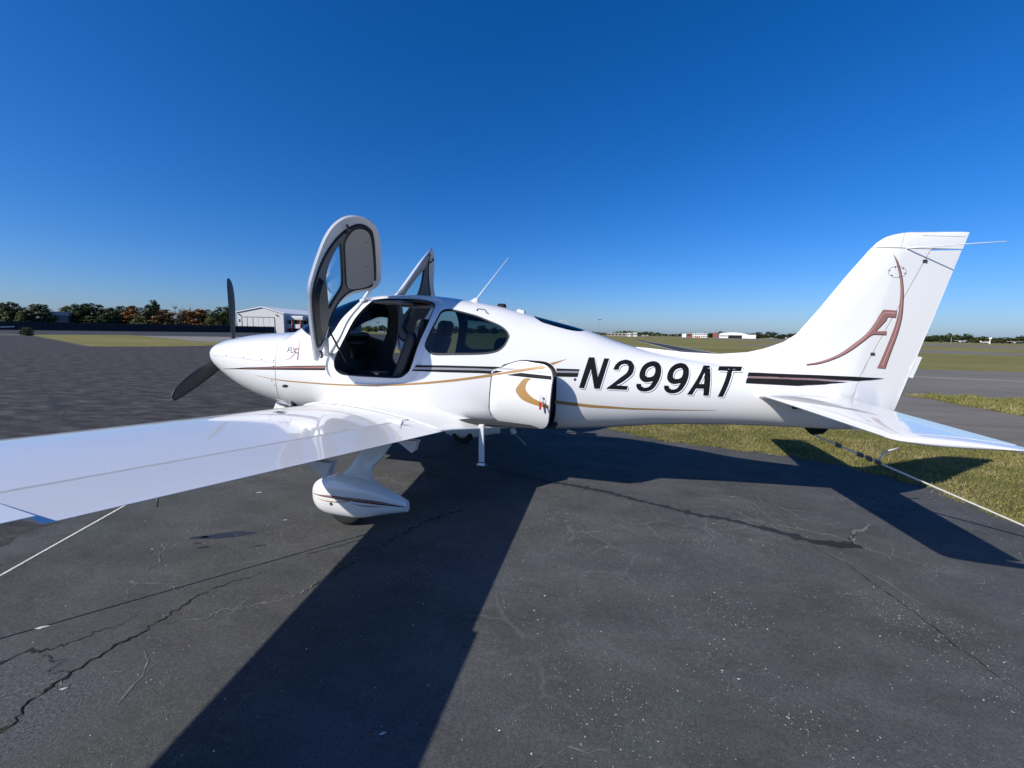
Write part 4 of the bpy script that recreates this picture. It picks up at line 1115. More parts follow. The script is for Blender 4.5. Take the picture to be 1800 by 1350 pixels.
b.tube([(7.485, 0, 2.53), (7.485, .06, 2.53), (7.52, .09, 2.528), (8.02, .36, 2.55)], [.007, .007, .0055, .003], 8)
b.build('vor_antenna', M['steel'], plane, True)
# boarding step
b = MB()
b.prism([(-.62, .80), (-.585, .80), (-.575, .40), (-.61, .40)], 3.735, 3.79, axis='x')
sp = b.build('boarding_step', M['white2'], plane)
bevel(sp, .006)
bevel(MB().box((3.775, -.61, .375), (.085, .11, .035), R=Matrix.Rotation(rad(-25), 3, 'X')).build('step_pad', M['metal'], sp), .008)
b = MB().tube([(4.0, -.25, .70), (4.02, -.25, .64)], .03, 10)
b.tube([(4.02, -.25, .65), (4.16, -.27, .53)], .0016, 6)
b.build('belly_antenna', M['white2'], plane, True)
# tail tie-down bracket
b = MB().prism([(6.84, .90), (7.10, .90), (7.03, .815), (6.93, .805)], -.012, .012, axis='y')
tb = b.build('tail_skid', M['black'], plane)
ring = MB().tube([(6.965+.022*math.cos(t), -.0+.0, .818+.022*math.sin(t)) for t in np.linspace(0, 2*PI, 13)], .005, 6, cap=False)
ring.build('tie_down_ring', M['steel'], plane, True)
b = MB().box((6.72, -.245, 1.10), (.12, .02, .035))
b.build('trim_fitting', M['seal'], plane)

# ------------------------------------------------------------------ cabin interior
bevel(MB().box((1.62, 0, 1.36), (.24, 1.0, .50)).build('instrument_panel', M['panelblk'], plane), .05, 3)
gs = MB()
gp = [(1.36, 1.62), (1.5, 1.69), (1.68, 1.715), (1.80, 1.70), (1.83, 1.66), (1.72, 1.60), (1.4, 1.58)]
gs.prism(gp, -.46, .46, axis='y')
bevel(gs.build('glareshield', M['panelblk'], plane), .03, 3)
for y in (-.27, .24):
    bevel(MB().box((1.745, y, 1.46), (.015, .30, .21)).build('flight_display', M['screen'], plane), .008)
bevel(MB().box((1.95, 0, 1.12), (.70, .24, .22)).build('center_console', M['panelblk'], plane), .03)
for y in (-.46, .46):
    b = MB().tube([(1.73, y, 1.42), (1.86, y, 1.42)], .012, 8)
    b.tube([(1.86, y-.02, 1.36), (1.875, y-.035, 1.42), (1.86, y-.02, 1.50)], [.016, .018, .014], 8)
    b.build('side_yoke', M['black'], plane, True)
MB().box((2.9, 0, .80), (3.2, 1.06, .03)).build('cabin_floor', M['carpet'], plane)
MB().box((1.36, 0, 1.15), (.03, .98, .74)).build('firewall', M['carpet'], plane)
MB().box((4.45, 0, 1.15), (.03, .6, .6)).build('rear_bulkhead', M['carpet'], plane)
def seat(x, y, w_, zt_):
    b = MB()
    b.prism([(x, .86), (x+.50, .84), (x+.52, 1.05), (x+.06, 1.10), (x-.02, 1.02)], y-w_/2, y+w_/2, axis='y')
    o = bevel(b.build('seat', M['leather'], plane), .05, 3)
    b = MB()
    b.prism([(x+.42, 1.02), (x+.56, 1.0), (x+.70, 1.3), (x+.83, zt_-.16), (x+.80, zt_-.06), (x+.72, zt_-.08), (x+.58, 1.35)], y-w_/2, y+w_/2, axis='y')
    bevel(b.build('seat_back', M['leather'], o), .06, 3)
    b = MB()
    b.prism([(x+.74, zt_-.14), (x+.86, zt_-.13), (x+.90, zt_+.05), (x+.84, zt_+.09), (x+.78, zt_+.05)], y-w_*.3, y+w_*.3, axis='y')
    bevel(b.build('headrest', M['leather'], o), .04, 3)
for y in (-.285, .285):
    seat(2.16, y, .47, 1.79)
    seat(3.02, y*.72, .38, 1.60)
bevel(MB().box((2.62, -.30, 2.045), (.34, .30, .03)).build('sun_visor', M['trim'], plane), .012)
bevel(MB().box((2.62, .30, 2.045), (.34, .30, .03)).build('sun_visor', M['trim'], plane), .012)
for k in (1, -1):
    # headset hung by the centre and belts over the seats
    b = MB().tube([(3.0, k*.48, 1.78), (2.92, k*.40, 1.5), (2.82, k*.20, 1.12)], .018, 6)
    b.build('seat_belt', M['trim'], plane, True)

# ------------------------------------------------------------------ ground
def ground_mat(name, cols, scale=.3, streak=(1, 1), rough=.85, bump=.35, flecks=0., craze=0., spec=.25):
    m = bpy.data.materials.new(name)
    m.use_nodes = True
    n = m.node_tree
    N, L = n.nodes, n.links
    b = N['Principled BSDF']
    b.inputs['Roughness'].default_value = rough
    b.inputs['Specular IOR Level'].default_value = spec
    tc = N.new('ShaderNodeTexCoord')
    def noise(sc, det=6, vec=None, rgh=.55):
        q = N.new('ShaderNodeTexNoise')
        q.inputs['Scale'].default_value = sc
        q.inputs['Detail'].default_value = det
        q.inputs['Roughness'].default_value = rgh
        L.new(vec or tc.outputs['Object'], q.inputs['Vector'])
        return q
    mp = N.new('ShaderNodeMapping')
    mp.inputs['Scale'].default_value = (streak[0], streak[1], 1)
    mp.inputs['Rotation'].default_value = (0, 0, rad(-28))
    L.new(tc.outputs['Object'], mp.inputs['Vector'])
    n1 = noise(scale, 8, mp.outputs[0], .66)
    cr = N.new('ShaderNodeValToRGB')
    e = cr.color_ramp.elements
    e[0].position, e[0].color = .30, (*cols[0], 1)
    e[1].position, e[1].color = .70, (*cols[2], 1)
    q = e.new(.5)
    q.color = (*cols[1], 1)
    L.new(n1.outputs['Fac'], cr.inputs[0])
    # fine grain
    n2 = noise(140, 3, None, .7)
    g = N.new('ShaderNodeMapRange')
    g.inputs[1].default_value, g.inputs[2].default_value = .3, .7
    g.inputs[3].default_value, g.inputs[4].default_value = .66, 1.34
    L.new(n2.outputs['Fac'], g.inputs[0])
    mul = N.new('ShaderNodeMix')
    mul.data_type = 'RGBA'
    mul.blend_type = 'MULTIPLY'
    mul.inputs[0].default_value = 1
    L.new(cr.outputs[0], mul.inputs[6])
    L.new(g.outputs[0], mul.inputs[7])
    col = mul.outputs[2]
    vg = N.new('ShaderNodeTexVoronoi')
    vg.inputs['Scale'].default_value = 85
    L.new(tc.outputs['Object'], vg.inputs['Vector'])
    sp = N.new('ShaderNodeSeparateColor')
    L.new(vg.outputs['Color'], sp.inputs[0])
    gv = N.new('ShaderNodeMapRange')
    gv.inputs[3].default_value, gv.inputs[4].default_value = .86, 1.14
    L.new(sp.outputs[0], gv.inputs[0])
    mulv = N.new('ShaderNodeMix')
    mulv.data_type = 'RGBA'
    mulv.blend_type = 'MULTIPLY'
    mulv.inputs[0].default_value = 1
    L.new(col, mulv.inputs[6])
    L.new(gv.outputs[0], mulv.inputs[7])
    col = mulv.outputs[2]
    n4 = noise(1.7, 6, mp.outputs[0], .65)
    g4 = N.new('ShaderNodeMapRange')
    g4.inputs[1].default_value, g4.inputs[2].default_value = .3, .7
    g4.inputs[3].default_value, g4.inputs[4].default_value = .78, 1.24
    L.new(n4.outputs['Fac'], g4.inputs[0])
    mul4 = N.new('ShaderNodeMix')
    mul4.data_type = 'RGBA'
    mul4.blend_type = 'MULTIPLY'
    mul4.inputs[0].default_value = 1
    L.new(col, mul4.inputs[6])
    L.new(g4.outputs[0], mul4.inputs[7])
    col = mul4.outputs[2]
    if flecks:
        # exposed pale aggregate in patches
        vo = N.new('ShaderNodeTexVoronoi')
        vo.inputs['Scale'].default_value = 95
        L.new(tc.outputs['Object'], vo.inputs['Vector'])
        lt = N.new('ShaderNodeMath')
        lt.operation = 'LESS_THAN'
        lt.inputs[1].default_value = .16
        L.new(vo.outputs['Distance'], lt.inputs[0])
        n3 = noise(.9, 6, None, .75)
        mr = N.new('ShaderNodeMapRange')
        mr.inputs[1].default_value, mr.inputs[2].default_value = .52, .72
        mr.inputs[3].default_value, mr.inputs[4].default_value = 0, flecks
        L.new(n3.outputs['Fac'], mr.inputs[0])
        mm = N.new('ShaderNodeMath')
        mm.operation = 'MULTIPLY'
        L.new(lt.outputs[0], mm.inputs[0])
        L.new(mr.outputs[0], mm.inputs[1])
        mf = N.new('ShaderNodeMix')
        mf.data_type = 'RGBA'
        mf.inputs[7].default_value = (.30, .29, .27, 1)
        L.new(mm.outputs[0], mf.inputs[0])
        L.new(col, mf.inputs[6])
        col = mf.outputs[2]
    if craze:
        # pale worn hairline crazing, only in some areas
        nd = noise(2.2, 4)
        vm = N.new('ShaderNodeMix')
        vm.data_type = 'VECTOR'
        vm.inputs[0].default_value = .22
        L.new(tc.outputs['Object'], vm.inputs[4])
        L.new(nd.outputs['Color'], vm.inputs[5])
        ve = N.new('ShaderNodeTexVoronoi')
        ve.feature = 'DISTANCE_TO_EDGE'
        ve.inputs['Scale'].default_value = 3.2
        L.new(vm.outputs[1], ve.inputs['Vector'])
        mr2 = N.new('ShaderNodeMapRange')
        mr2.inputs[1].default_value, mr2.inputs[2].default_value = 0, .035
        mr2.inputs[3].default_value, mr2.inputs[4].default_value = 1, 0
        L.new(ve.outputs['Distance'], mr2.inputs[0])
        n5 = noise(.55, 5, None, .7)
        mr3 = N.new('ShaderNodeMapRange')
        mr3.inputs[1].default_value, mr3.inputs[2].default_value = .53, .68
        mr3.inputs[3].default_value, mr3.inputs[4].default_value = 0, craze
        L.new(n5.outputs['Fac'], mr3.inputs[0])
        n6 = noise(30, 4)
        m2 = N.new('ShaderNodeMath')
        m2.operation = 'MULTIPLY'
        L.new(mr2.outputs[0], m2.inputs[0])
        L.new(mr3.outputs[0], m2.inputs[1])
        m3 = N.new('ShaderNodeMath')
        m3.operation = 'MULTIPLY'
        L.new(m2.outputs[0], m3.inputs[0])
        L.new(n6.outputs['Fac'], m3.inputs[1])
        mf2 = N.new('ShaderNodeMix')
        mf2.data_type = 'RGBA'
        mf2.inputs[7].default_value = (.26, .26, .255, 1)
        L.new(m3.outputs[0], mf2.inputs[0])
        L.new(col, mf2.inputs[6])
        col = mf2.outputs[2]
    worn = None
    if craze:
        ds = N.new('ShaderNodeVectorMath')
        ds.operation = 'DISTANCE'
        ds.inputs[1].default_value = (2.35, -3.75, 0)
        L.new(tc.outputs['Object'], ds.inputs[0])
        nw = noise(3.5, 5, None, .7)
        ws_ = N.new('ShaderNodeMath')
        ws_.operation = 'MULTIPLY_ADD'
        ws_.inputs[1].default_value = 1.1
        L.new(nw.outputs['Fac'], ws_.inputs[0])
        L.new(ds.outputs['Value'], ws_.inputs[2])
        worn = N.new('ShaderNodeMapRange')
        worn.inputs[1].default_value, worn.inputs[2].default_value = 1.0, 1.3
        worn.inputs[3].default_value, worn.inputs[4].default_value = 1, 0
        L.new(ws_.outputs[0], worn.inputs[0])
        n7 = noise(75, 5, None, .75)
        c7 = N.new('ShaderNodeValToRGB')
        c7.color_ramp.elements[0].position, c7.color_ramp.elements[0].color = .35, (.045, .046, .05, 1)
        c7.color_ramp.elements[1].position, c7.color_ramp.elements[1].color = .68, (.17, .175, .185, 1)
        L.new(n7.outputs['Fac'], c7.inputs[0])
        mw = N.new('ShaderNodeMix')
        mw.data_type = 'RGBA'
        L.new(worn.outputs[0], mw.inputs[0])
        L.new(col, mw.inputs[6])
        L.new(c7.outputs[0], mw.inputs[7])
        col = mw.outputs[2]
    L.new(col, b.inputs['Base Color'])
    nb = noise(220, 4, None, .65)
    nb2 = noise(28, 4, None, .6)
    ad = N.new('ShaderNodeMath')
    ad.operation = 'MULTIPLY_ADD'
    ad.inputs[1].default_value = .6
    L.new(nb2.outputs['Fac'], ad.inputs[0])
    L.new(nb.outputs['Fac'], ad.inputs[2])
    bp = N.new('ShaderNodeBump')
    bp.inputs['Strength'].default_value = bump
    bp.inputs['Distance'].default_value = .012
    L.new(ad.outputs[0], bp.inputs['Height'])
    L.new(bp.outputs[0], b.inputs['Normal'])
    return m
G_GRASS = ground_mat('field_grass', [(.15, .142, .040), (.205, .18, .058), (.27, .22, .095)], .08, (.25, 1.), .95, .3, spec=.1)
G_GRASS2 = ground_mat('verge_grass_soil', [(.085, .08, .03), (.13, .11, .045), (.18, .145, .07)], 1.2, (1, 1), .95, .5, spec=.1)
G_APRON = ground_mat('sealed_asphalt', [(.078, .084, .076), (.094, .092, .088), (.088, .087, .094)], .55, (1, 1.8), .92, .55, flecks=.75, craze=.75, spec=.12)
G_FAR = ground_mat('dark_far_asphalt', [(.045, .044, .046), (.052, .051, .053), (.06, .058, .058)], .05, (.3, 1), .85, .2, spec=.2)
G_TAXI = ground_mat('worn_taxiway_asphalt', [(.155, .138, .112), (.185, .163, .134), (.215, .19, .158)], .22, (.2, 1.6), .9, .3, spec=.2)
G_CONC = ground_mat('concrete', [(.20, .178, .15), (.235, .208, .175), (.27, .24, .205)], .1, (1, 1), .9, .2, spec=.2)
G_LINE = mat('faded_marking_paint', (.52, .50, .45), .7, var=.3, vscale=12)
def sheet(name, pts, z, m, jag=0., seed=1):
    rng = np.random.default_rng(seed)
    P = np.array(pts, float)
    if jag: P = densify(P, .10)+0
    if jag:
        ph = np.cumsum(rng.normal(0, 1, len(P)))
        P = P+rng.normal(0, jag, P.shape)+np.c_[np.sin(ph*.3), np.cos(ph*.27)]*jag
    r = delaunay_2d_cdt([Vector(p) for p in P], [(i, (i+1) % len(P)) for i in range(len(P))], [], 1, 1e-6)
    V = [(v.x, v.y, z) for v in r[0]]
    T = []
    for f in r[2]:
        a, b_, c = [r[0][k] for k in f]
        T.append(tuple(f) if (b_-a).cross(c-a) > 0 else tuple(f)[::-1])
    o = mk(name, V, T, m)
    return tag(o, kind='structure')
R0 = 4500
tag(mk('ground', [(-R0, -R0, -.012), (R0, -R0, -.012), (R0, R0, -.012), (-R0, R0, -.012)], [(0, 1, 2, 3)], G_GRASS), kind='structure')
EDGE = [(-4, 17), (0, 9.6), (2.9, 5.4), (4.93, 3.25), (5.77, 2.66), (6.42, 2.46), (7.0, 2.33), (7.54, 2.28), (8.26, 1.86), (8.75, 1.25), (8.9, .35), (9.05, -1.5), (9.2, -8)]
EDGEJ = densify(EDGE, .12, False)
rng = np.random.default_rng(5)
EDGEJ = EDGEJ+rng.normal(0, .012, EDGEJ.shape)
apron = [(-170, 30), (-92, 42.5), (-79.2, 37.8), (-54.5, 27.4), (-40.2, 21.2), (-37.4, 20.1), (-34.9, 21.8), (-33.3, 23.8), (-32.9, 27), (-20, 29), (-10, 24)]+[tuple(p) for p in EDGEJ]+[(9.6, -60), (-170, -60)]
sheet('apron_pavement', apron, .0, G_APRON)
G_OLD = ground_mat('old_streaky_asphalt', [(.032, .031, .031), (.064, .060, .057), (.125, .112, .10)], 2.0, (.7, 2.4), .92, .6, flecks=.4, spec=.1)
sheet('old_pavement', [(-78, 36.8), (-54.5, 27), (-40.2, 20.8), (-37.4, 19.7), (-34.6, 21.4), (-33, 23.4), (-32.6, 26.8), (-20, 28.6), (-10, 23.6), (-4.4, 15), (-2.2, 8), (-.6, 3), (.1, 0), (.4, -3), (.5, -9), (-8, -30), (-110, -30)], .0012, G_OLD, .05, 8)
sheet('apron_far', [(-175, 50), (-92, 43.6), (-88, 55.6), (-79.5, 52), (-64.9, 60.3), (-35, 33.2), (-20, 45), (-95, 165), (-165, 120)], -.004, G_FAR)
sheet('concrete_path', [(-79.4, 51.9), (-77, 50.3), (-60.4, 42.8), (-45.2, 35.4), (-40.1, 34.0), (-35.4, 32.9), (-64.8, 60.2)], .0, G_CONC)
near_far = [(1.5, 16), (5.42, 8.23), (8.25, 7.14), (10.34, 5.0), (11.33, 3.51), (13.5, -1), (16, -10)]
sheet('verge_ground', EDGE+[(9.3, -20), (16, -20)]+near_far[::-1], -.008, G_GRASS2)
sheet('taxiway_pavement', near_far+[(60, -20), (60, 20), (28.05, 25.6), (25.2, 25.06), (22.75, 25.12), (10, 30), (2, 36)], -.004, G_TAXI, .03, 2)
spit = [(13.86, 10.85), (14.28, 10.2), (14.18, 9.48), (14.33, 8.7), (14.38, 8.0), (14.41, 7.57), (14.9, 3), (17.5, 3.5), (16.93, 10.91), (16.16, 10.85), (15.96, 11.36), (15.16, 11.35)]
sheet('grass_island_ground', spit, .0, G_GRASS2, .03, 3)
def strip2(name, a, b, wd, z, m):
    a, b = Vector(a), Vector(b)
    d = (b-a).normalized()
    nn = Vector((-d.y, d.x))*wd/2
    return tag(mk(name, [(*(a+nn), z), (*(a-nn), z), (*(b-nn), z), (*(b+nn), z)], [(0, 1, 2, 3)], m), kind='structure')
strip2('taxiway_marking', (12, 20.6), (40, 14.5), .15, .0, G_LINE)
sheet('cross_taxiway', [(30, 97), (46.9, 65.8), (50.5, 63.4), (53.7, 59.5), (75, 30), (90, 42), (63.7, 72.8), (62.9, 77.5), (59.4, 84), (40, 108)], -.006, G_TAXI)
sheet('runway', [(40, 260), (96.2, 148.2), (104, 138), (106, 128.7), (150, 60), (230, 90), (139.5, 173), (143.7, 227), (100, 300)], -.006, G_TAXI)
sheet('left_taxiway', [(11.0, 146), (11.6, 130), (12.2, 81), (11.86, 42), (15.4, 41), (15.24, 64), (14.6, 90), (13.9, 111), (13.0, 160)], -.006, G_FAR)
strip2('taxiway_marking', (11.9, 42), (11.5, 140), .28, -.002, G_LINE)
strip2('taxiway_marking', (15.3, 41), (13.6, 125), .28, -.002, G_LINE)
strip2('taxiway_marking', (11.8, 46), (15.4, 47), .4, -.001, G_LINE)
sheet('far_ramp', [(-60, 405), (240, 395), (360, 330), (460, 380), (300, 500), (-60, 520)], -.006, G_TAXI)
# sealed and open cracks in the apron: ragged ribbons lying on it
CRK = mat('crack_sealant', (.020, .019, .019), .75, bump=.4, bscale=60, var=.25, vscale=15)
CRO = mat('open_crack_dark', (.011, .011, .010), .95, var=.4, vscale=20)  # near-black colour stands in for the shaded depth of open cracks
CRP = mat('crumbled_crack_edge', (.15, .146, .135), .95, bump=.5, bscale=70, var=.35, vscale=25)
CRM = mat('mossy_crack', (.085, .08, .04), .95, bump=.5, bscale=70, var=.35, vscale=25)
def crack(pts, wd, m, z, seed, jag=.02, step=.035, name='pavement_crack'):
    r = np.random.default_rng(seed)
    P = densify(pts, step, False)
    n = len(P)
    t = np.gradient(P, axis=0)
    t /= np.linalg.norm(t, axis=1)[:, None]+1e-9
    nn = np.c_[-t[:, 1], t[:, 0]]
    k = np.convolve(r.normal(0, 1, n+6), np.ones(4)/4, 'same')[3:3+n]
    P = P+nn*(k*jag+r.normal(0, jag*.28, n))[:, None]
    ww = np.interp(np.linspace(0, 1, n), np.linspace(0, 1, len(wd)), wd)*np.exp(.55*r.normal(0, 1, n)).clip(.2, 2.4)
    A, B = P+nn*ww[:, None]/2, P-nn*ww[:, None]/2
    V = [(*p, z) for p in A]+[(*p, z) for p in B]
    return tag(mk(name, V, [(i, n+i, n+i+1, i+1) for i in range(n-1)], m), kind='structure')
crack([(3.6, .35), (4.33, .12), (4.62, .08), (5.02, 0), (5.29, -.13), (5.67, -.26), (5.92, -.36), (6.17, -.38), (6.47, -.49), (6.8, -.66), (7.12, -.60)], [.05, .06, .07, .06, .06, .07, .07], CRK, .003, 1, .012)
crack([(6.75, -.62), (6.95, -.66), (7.13, -.62)], [.03, .07, .05], CRO, .005, 2, .015)
crack([(7.09, -.6), (7.1, -.5), (7.16, -.42), (7.3, -.28), (7.45, -.1)], [.03, .03, .02, .012], CRP, .004, 3, .03)
crack([(7.09, -.6), (7.1, -.5), (7.16, -.42), (7.22, -.36)], [.012, .015, .01, .004], CRO, .006, 4, .02)
big = [(2.6, -4.3), (2.58, -3.9), (2.58, -3.52), (2.55, -3.44), (2.5, -3.34), (2.475, -3.21), (2.47, -3.04), (2.51, -2.9), (2.485, -2.75), (2.5, -2.61), (2.53, -2.47), (2.68, -2.28)]
crack(big, [.045, .04, .03, .018, .012, .010, .008, .006, .004, .003], CRM, .003, 5, .022, .016)
crack(big, [.006, .006, .005, .006, .008, .009, .008, .006, .004, .002], CRO, .005, 5, .022, .016)
big2 = [(2.63, -2.86), (2.8, -2.65), (3.01, -2.52), (3.12, -2.4), (3.15, -2.16), (3.21, -1.95), (3.27, -1.77), (3.41, -1.26), (3.65, -.88)]
crack(big2, [.006, .009, .010, .012, .012, .012, .012, .02, .02], CRP, .003, 6, .022, .016)
crack(big2[3:], [.003, .007, .008, .009, .014, .010], CRO, .005, 7, .022, .016)
crack([(2.01, -3.26), (2.14, -3.19), (2.22, -3.12), (2.25, -3.0), (2.35, -2.85)], [.016, .012, .008, .006, .003], CRO, .003, 8, .03, .016)
crack([(2.2, -3.18), (2.33, -3.2), (2.36, -3.26), (2.47, -3.22)], [.004, .005, .005, .003], CRO, .004, 9, .02, .012)
crack([(1.6, -2.15), (1.75, -2.3), (1.86, -2.36), (1.9, -2.5)], [.004, .007, .008, .003], CRP, .003, 10, .03)
for k, (a, b_, c_) in enumerate((((-12, 4), (-4.5, .6), (-1.4, -.5)), ((-9, 9), (-6.5, 4.2), (-5.4, 1.6)), ((-4.5, .6), (-3.4, 2.6), (-2.2, 4.0)), ((-22, 7), (-14, 8.5), (-6, 7.6)))):
    crack([a, b_, c_], [.03, .045, .035], CRK, .003, 20+k, .05, .12)
r = np.random.default_rng(77)
def branch(p, ang, ln, wd, depth, m, z, nm='pavement_crack'):
    pts = [np.array(p, float)]
    a = ang
    for k in range(max(3, int(ln/.09))):
        a += r.normal(0, .38)
        pts.append(pts[-1]+.09*np.array([math.cos(a), math.sin(a)]))
    crack(pts, [wd, wd*1.2, wd*.8, wd*.2], m, z, int(r.integers(1, 9999)), .012, .03)
    if depth:
        for q in pts[1::2]:
            if r.random() < .55: branch(q, ang+r.choice([-1, 1])*r.uniform(.6, 1.2), ln*r.uniform(.25, .55), wd*.65, depth-1, m, z+.0002)
for (p, a, ln) in (((7.12, -.55), 2.4, 1.4), ((6.3, .25), .3, 1.0), ((6.75, .1), -.9, .5), ((7.05, -.62), -.4, .5), ((6.0, .1), .5, .7)):
    branch(p, a, ln, .010, 2, CRP, .0022)
for (p, a, ln) in (((1.7, -2.35), .9, .6), ((1.9, -2.6), -.5, .5), ((2.9, -3.3), 2.8, .5), ((2.3, -3.55), 1.2, .6), ((4.7, -3.3), .2, .5)):
    branch(p, a, ln, .006, 1, CRP, .0022)
for (p, a, ln) in (((-8, 4), 2.75, 3.0), ((-5, 2.6), 2.6, 2.2), ((-11, 7.5), 2.9, 3.0)):
    branch(p, a, ln, .016, 0, CRP, .0022)
for k, pts in enumerate(([(6.75, -.75), (7.0, -1.1), (7.1, -1.45), (7.25, -1.75)], [(6.72, -.72), (6.86, -.95), (6.98, -1.5), (7.05, -1.95), (7.16, -2.5)])):
    crack(pts, [.003, .008, .006, .002], CRP if k == 0 else CRO, .003, 40+k, .012, .03)
# oil stains
STN = mat('oil_stain', (.022, .022, .024), .45, var=.2)
for k, (cx, cy, rx, ry) in enumerate(((1.98, -1.9, .20, .045), (1.78, -2.0, .07, .02), (1.85, -2.08, .03, .012), (1.95, -2.12, .04, .012), (2.35, -1.98, .05, .012))):
    r = np.random.default_rng(60+k)
    t = np.linspace(0, 2*PI, 22, endpoint=False)
    q = 1+.22*np.convolve(r.normal(0, 1, 24), np.ones(3)/3, 'valid')
    P = np.c_[rx*np.cos(t)*q, ry*np.sin(t)*q]
    c, s_ = math.cos(rad(28)), math.sin(rad(28))
    P = P@np.array([[c, s_], [-s_, c]])+[cx, cy]
    tag(mk('oil_stain', [(*p, .002) for p in P], [tuple(range(22))], STN), kind='structure')

# loose pale stones on the apron, one mass
def pebbles():
    r = np.random.default_rng(11)
    C = []
    def ok(p): return p[1] < 2 and p[0] < 8.7
    for k in range(90):                                   # worn streaks and clusters
        c = np.array([r.uniform(1.2, 8.6), r.uniform(-4.2, .9)])
        L_, W_ = r.uniform(.3, 1.1), r.uniform(.06, .22)
        a = rad(-42)+r.normal(0, .35)
        n = int(r.uniform(40, 190)*(.6 if c[0] < 3.4 else 1.3))
        u, v = r.normal(0, L_/2, n), r.normal(0, W_, n)
        C += list(np.c_[c[0]+u*math.cos(a)-v*math.sin(a), c[1]+u*math.sin(a)+v*math.cos(a)])
    C += list(np.c_[r.uniform(.2, 8.8, 6000), r.uniform(-4.4, 2, 6000)])
    C += list(np.c_[r.uniform(-4, 2.4, 500), r.uniform(-3.6, 1.5, 500)])
    C = np.array([c for c in C if ok(c)])
    V, F = [], []
    base = np.array([(1, 0, 0), (0, 1, 0), (-1, 0, 0), (0, -1, 0), (0, 0, .75), (0, 0, -.3)])
    fc = [(0, 1, 4), (1, 2, 4), (2, 3, 4), (3, 0, 4), (1, 0, 5), (2, 1, 5), (3, 2, 5), (0, 3, 5)]
    for i, c in enumerate(C):
        s_ = np.exp(r.normal(math.log(.0013), .5))
        s_ = min(s_, .006)
        a = r.uniform(0, PI)
        q = base*np.array([s_*r.uniform(.7, 1.7), s_*r.uniform(.6, 1), s_*r.uniform(.5, .9)])
        ca, sa = math.cos(a), math.sin(a)
        q = np.c_[q[:, 0]*ca-q[:, 1]*sa+c[0], q[:, 0]*sa+q[:, 1]*ca+c[1], q[:, 2]+.002]
        o = len(V)
        V += [tuple(p) for p in q]
        F += [tuple(o+k for k in f) for f in fc]
    # a few larger scraps
    for (x, y, s_) in ((1.92, -3.05, .022), (1.45, -1.1, .02), (2.56, -3.3, .010), (2.2, -1.55, .012), (4.15, -3.1, .010), (5.2, -3.2, .011)):
        q = base*np.array([s_*1.8, s_*.7, s_*.3])
        o = len(V)
        V += [(p[0]*.8-p[1]*.6+x, p[0]*.6+p[1]*.8+y, p[2]+.003) for p in q]
        F += [tuple(o+k for k in f) for f in fc]
    return V, F
V, F = pebbles()
tag(mk('loose_gravel', V, F, mat('pale_gravel', (.55, .53, .49), .8, var=.3, vscale=40)), 'pale grit and small stones scattered over the asphalt apron', 'gravel', kind='stuff')

# ------------------------------------------------------------------ grass blades on the verge beside the tail
def blade_mat(name, c0, c1, c2):
    m = bpy.data.materials.new(name)
    m.use_nodes = True
    n = m.node_tree
    b = n.nodes['Principled BSDF']
    b.inputs['Roughness'].default_value = .6
    b.inputs['Specular IOR Level'].default_value = .2
    g = n.nodes.new('ShaderNodeNewGeometry')
    cr = n.nodes.new('ShaderNodeValToRGB')
    e = cr.color_ramp.elements
    e[0].color, e[1].color = (*c0, 1), (*c2, 1)
    q = e.new(.55)
    q.color = (*c1, 1)
    tc = n.nodes.new('ShaderNodeTexCoord')
    no = n.nodes.new('ShaderNodeTexNoise')
    no.inputs['Scale'].default_value = 1.6
    no.inputs['Detail'].default_value = 5
    n.links.new(tc.outputs['Object'], no.inputs['Vector'])
    ad = n.nodes.new('ShaderNodeMath')
    ad.operation = 'MULTIPLY_ADD'
    ad.inputs[1].default_value = .45
    n.links.new(g.outputs['Random Per Island'], ad.inputs[0])
    mr = n.nodes.new('ShaderNodeMapRange')
    mr.inputs[1].default_value, mr.inputs[2].default_value = .3, .7
    mr.inputs[3].default_value, mr.inputs[4].default_value = 0, .55
    n.links.new(no.outputs['Fac'], mr.inputs[0])
    n.links.new(mr.outputs[0], ad.inputs[2])
    n.links.new(ad.outputs[0], cr.inputs[0])
    n.links.new(cr.outputs[0], b.inputs['Base Color'])
    return m
BL = blade_mat('grass_blades', (.095, .125, .026), (.225, .205, .062), (.42, .34, .165))
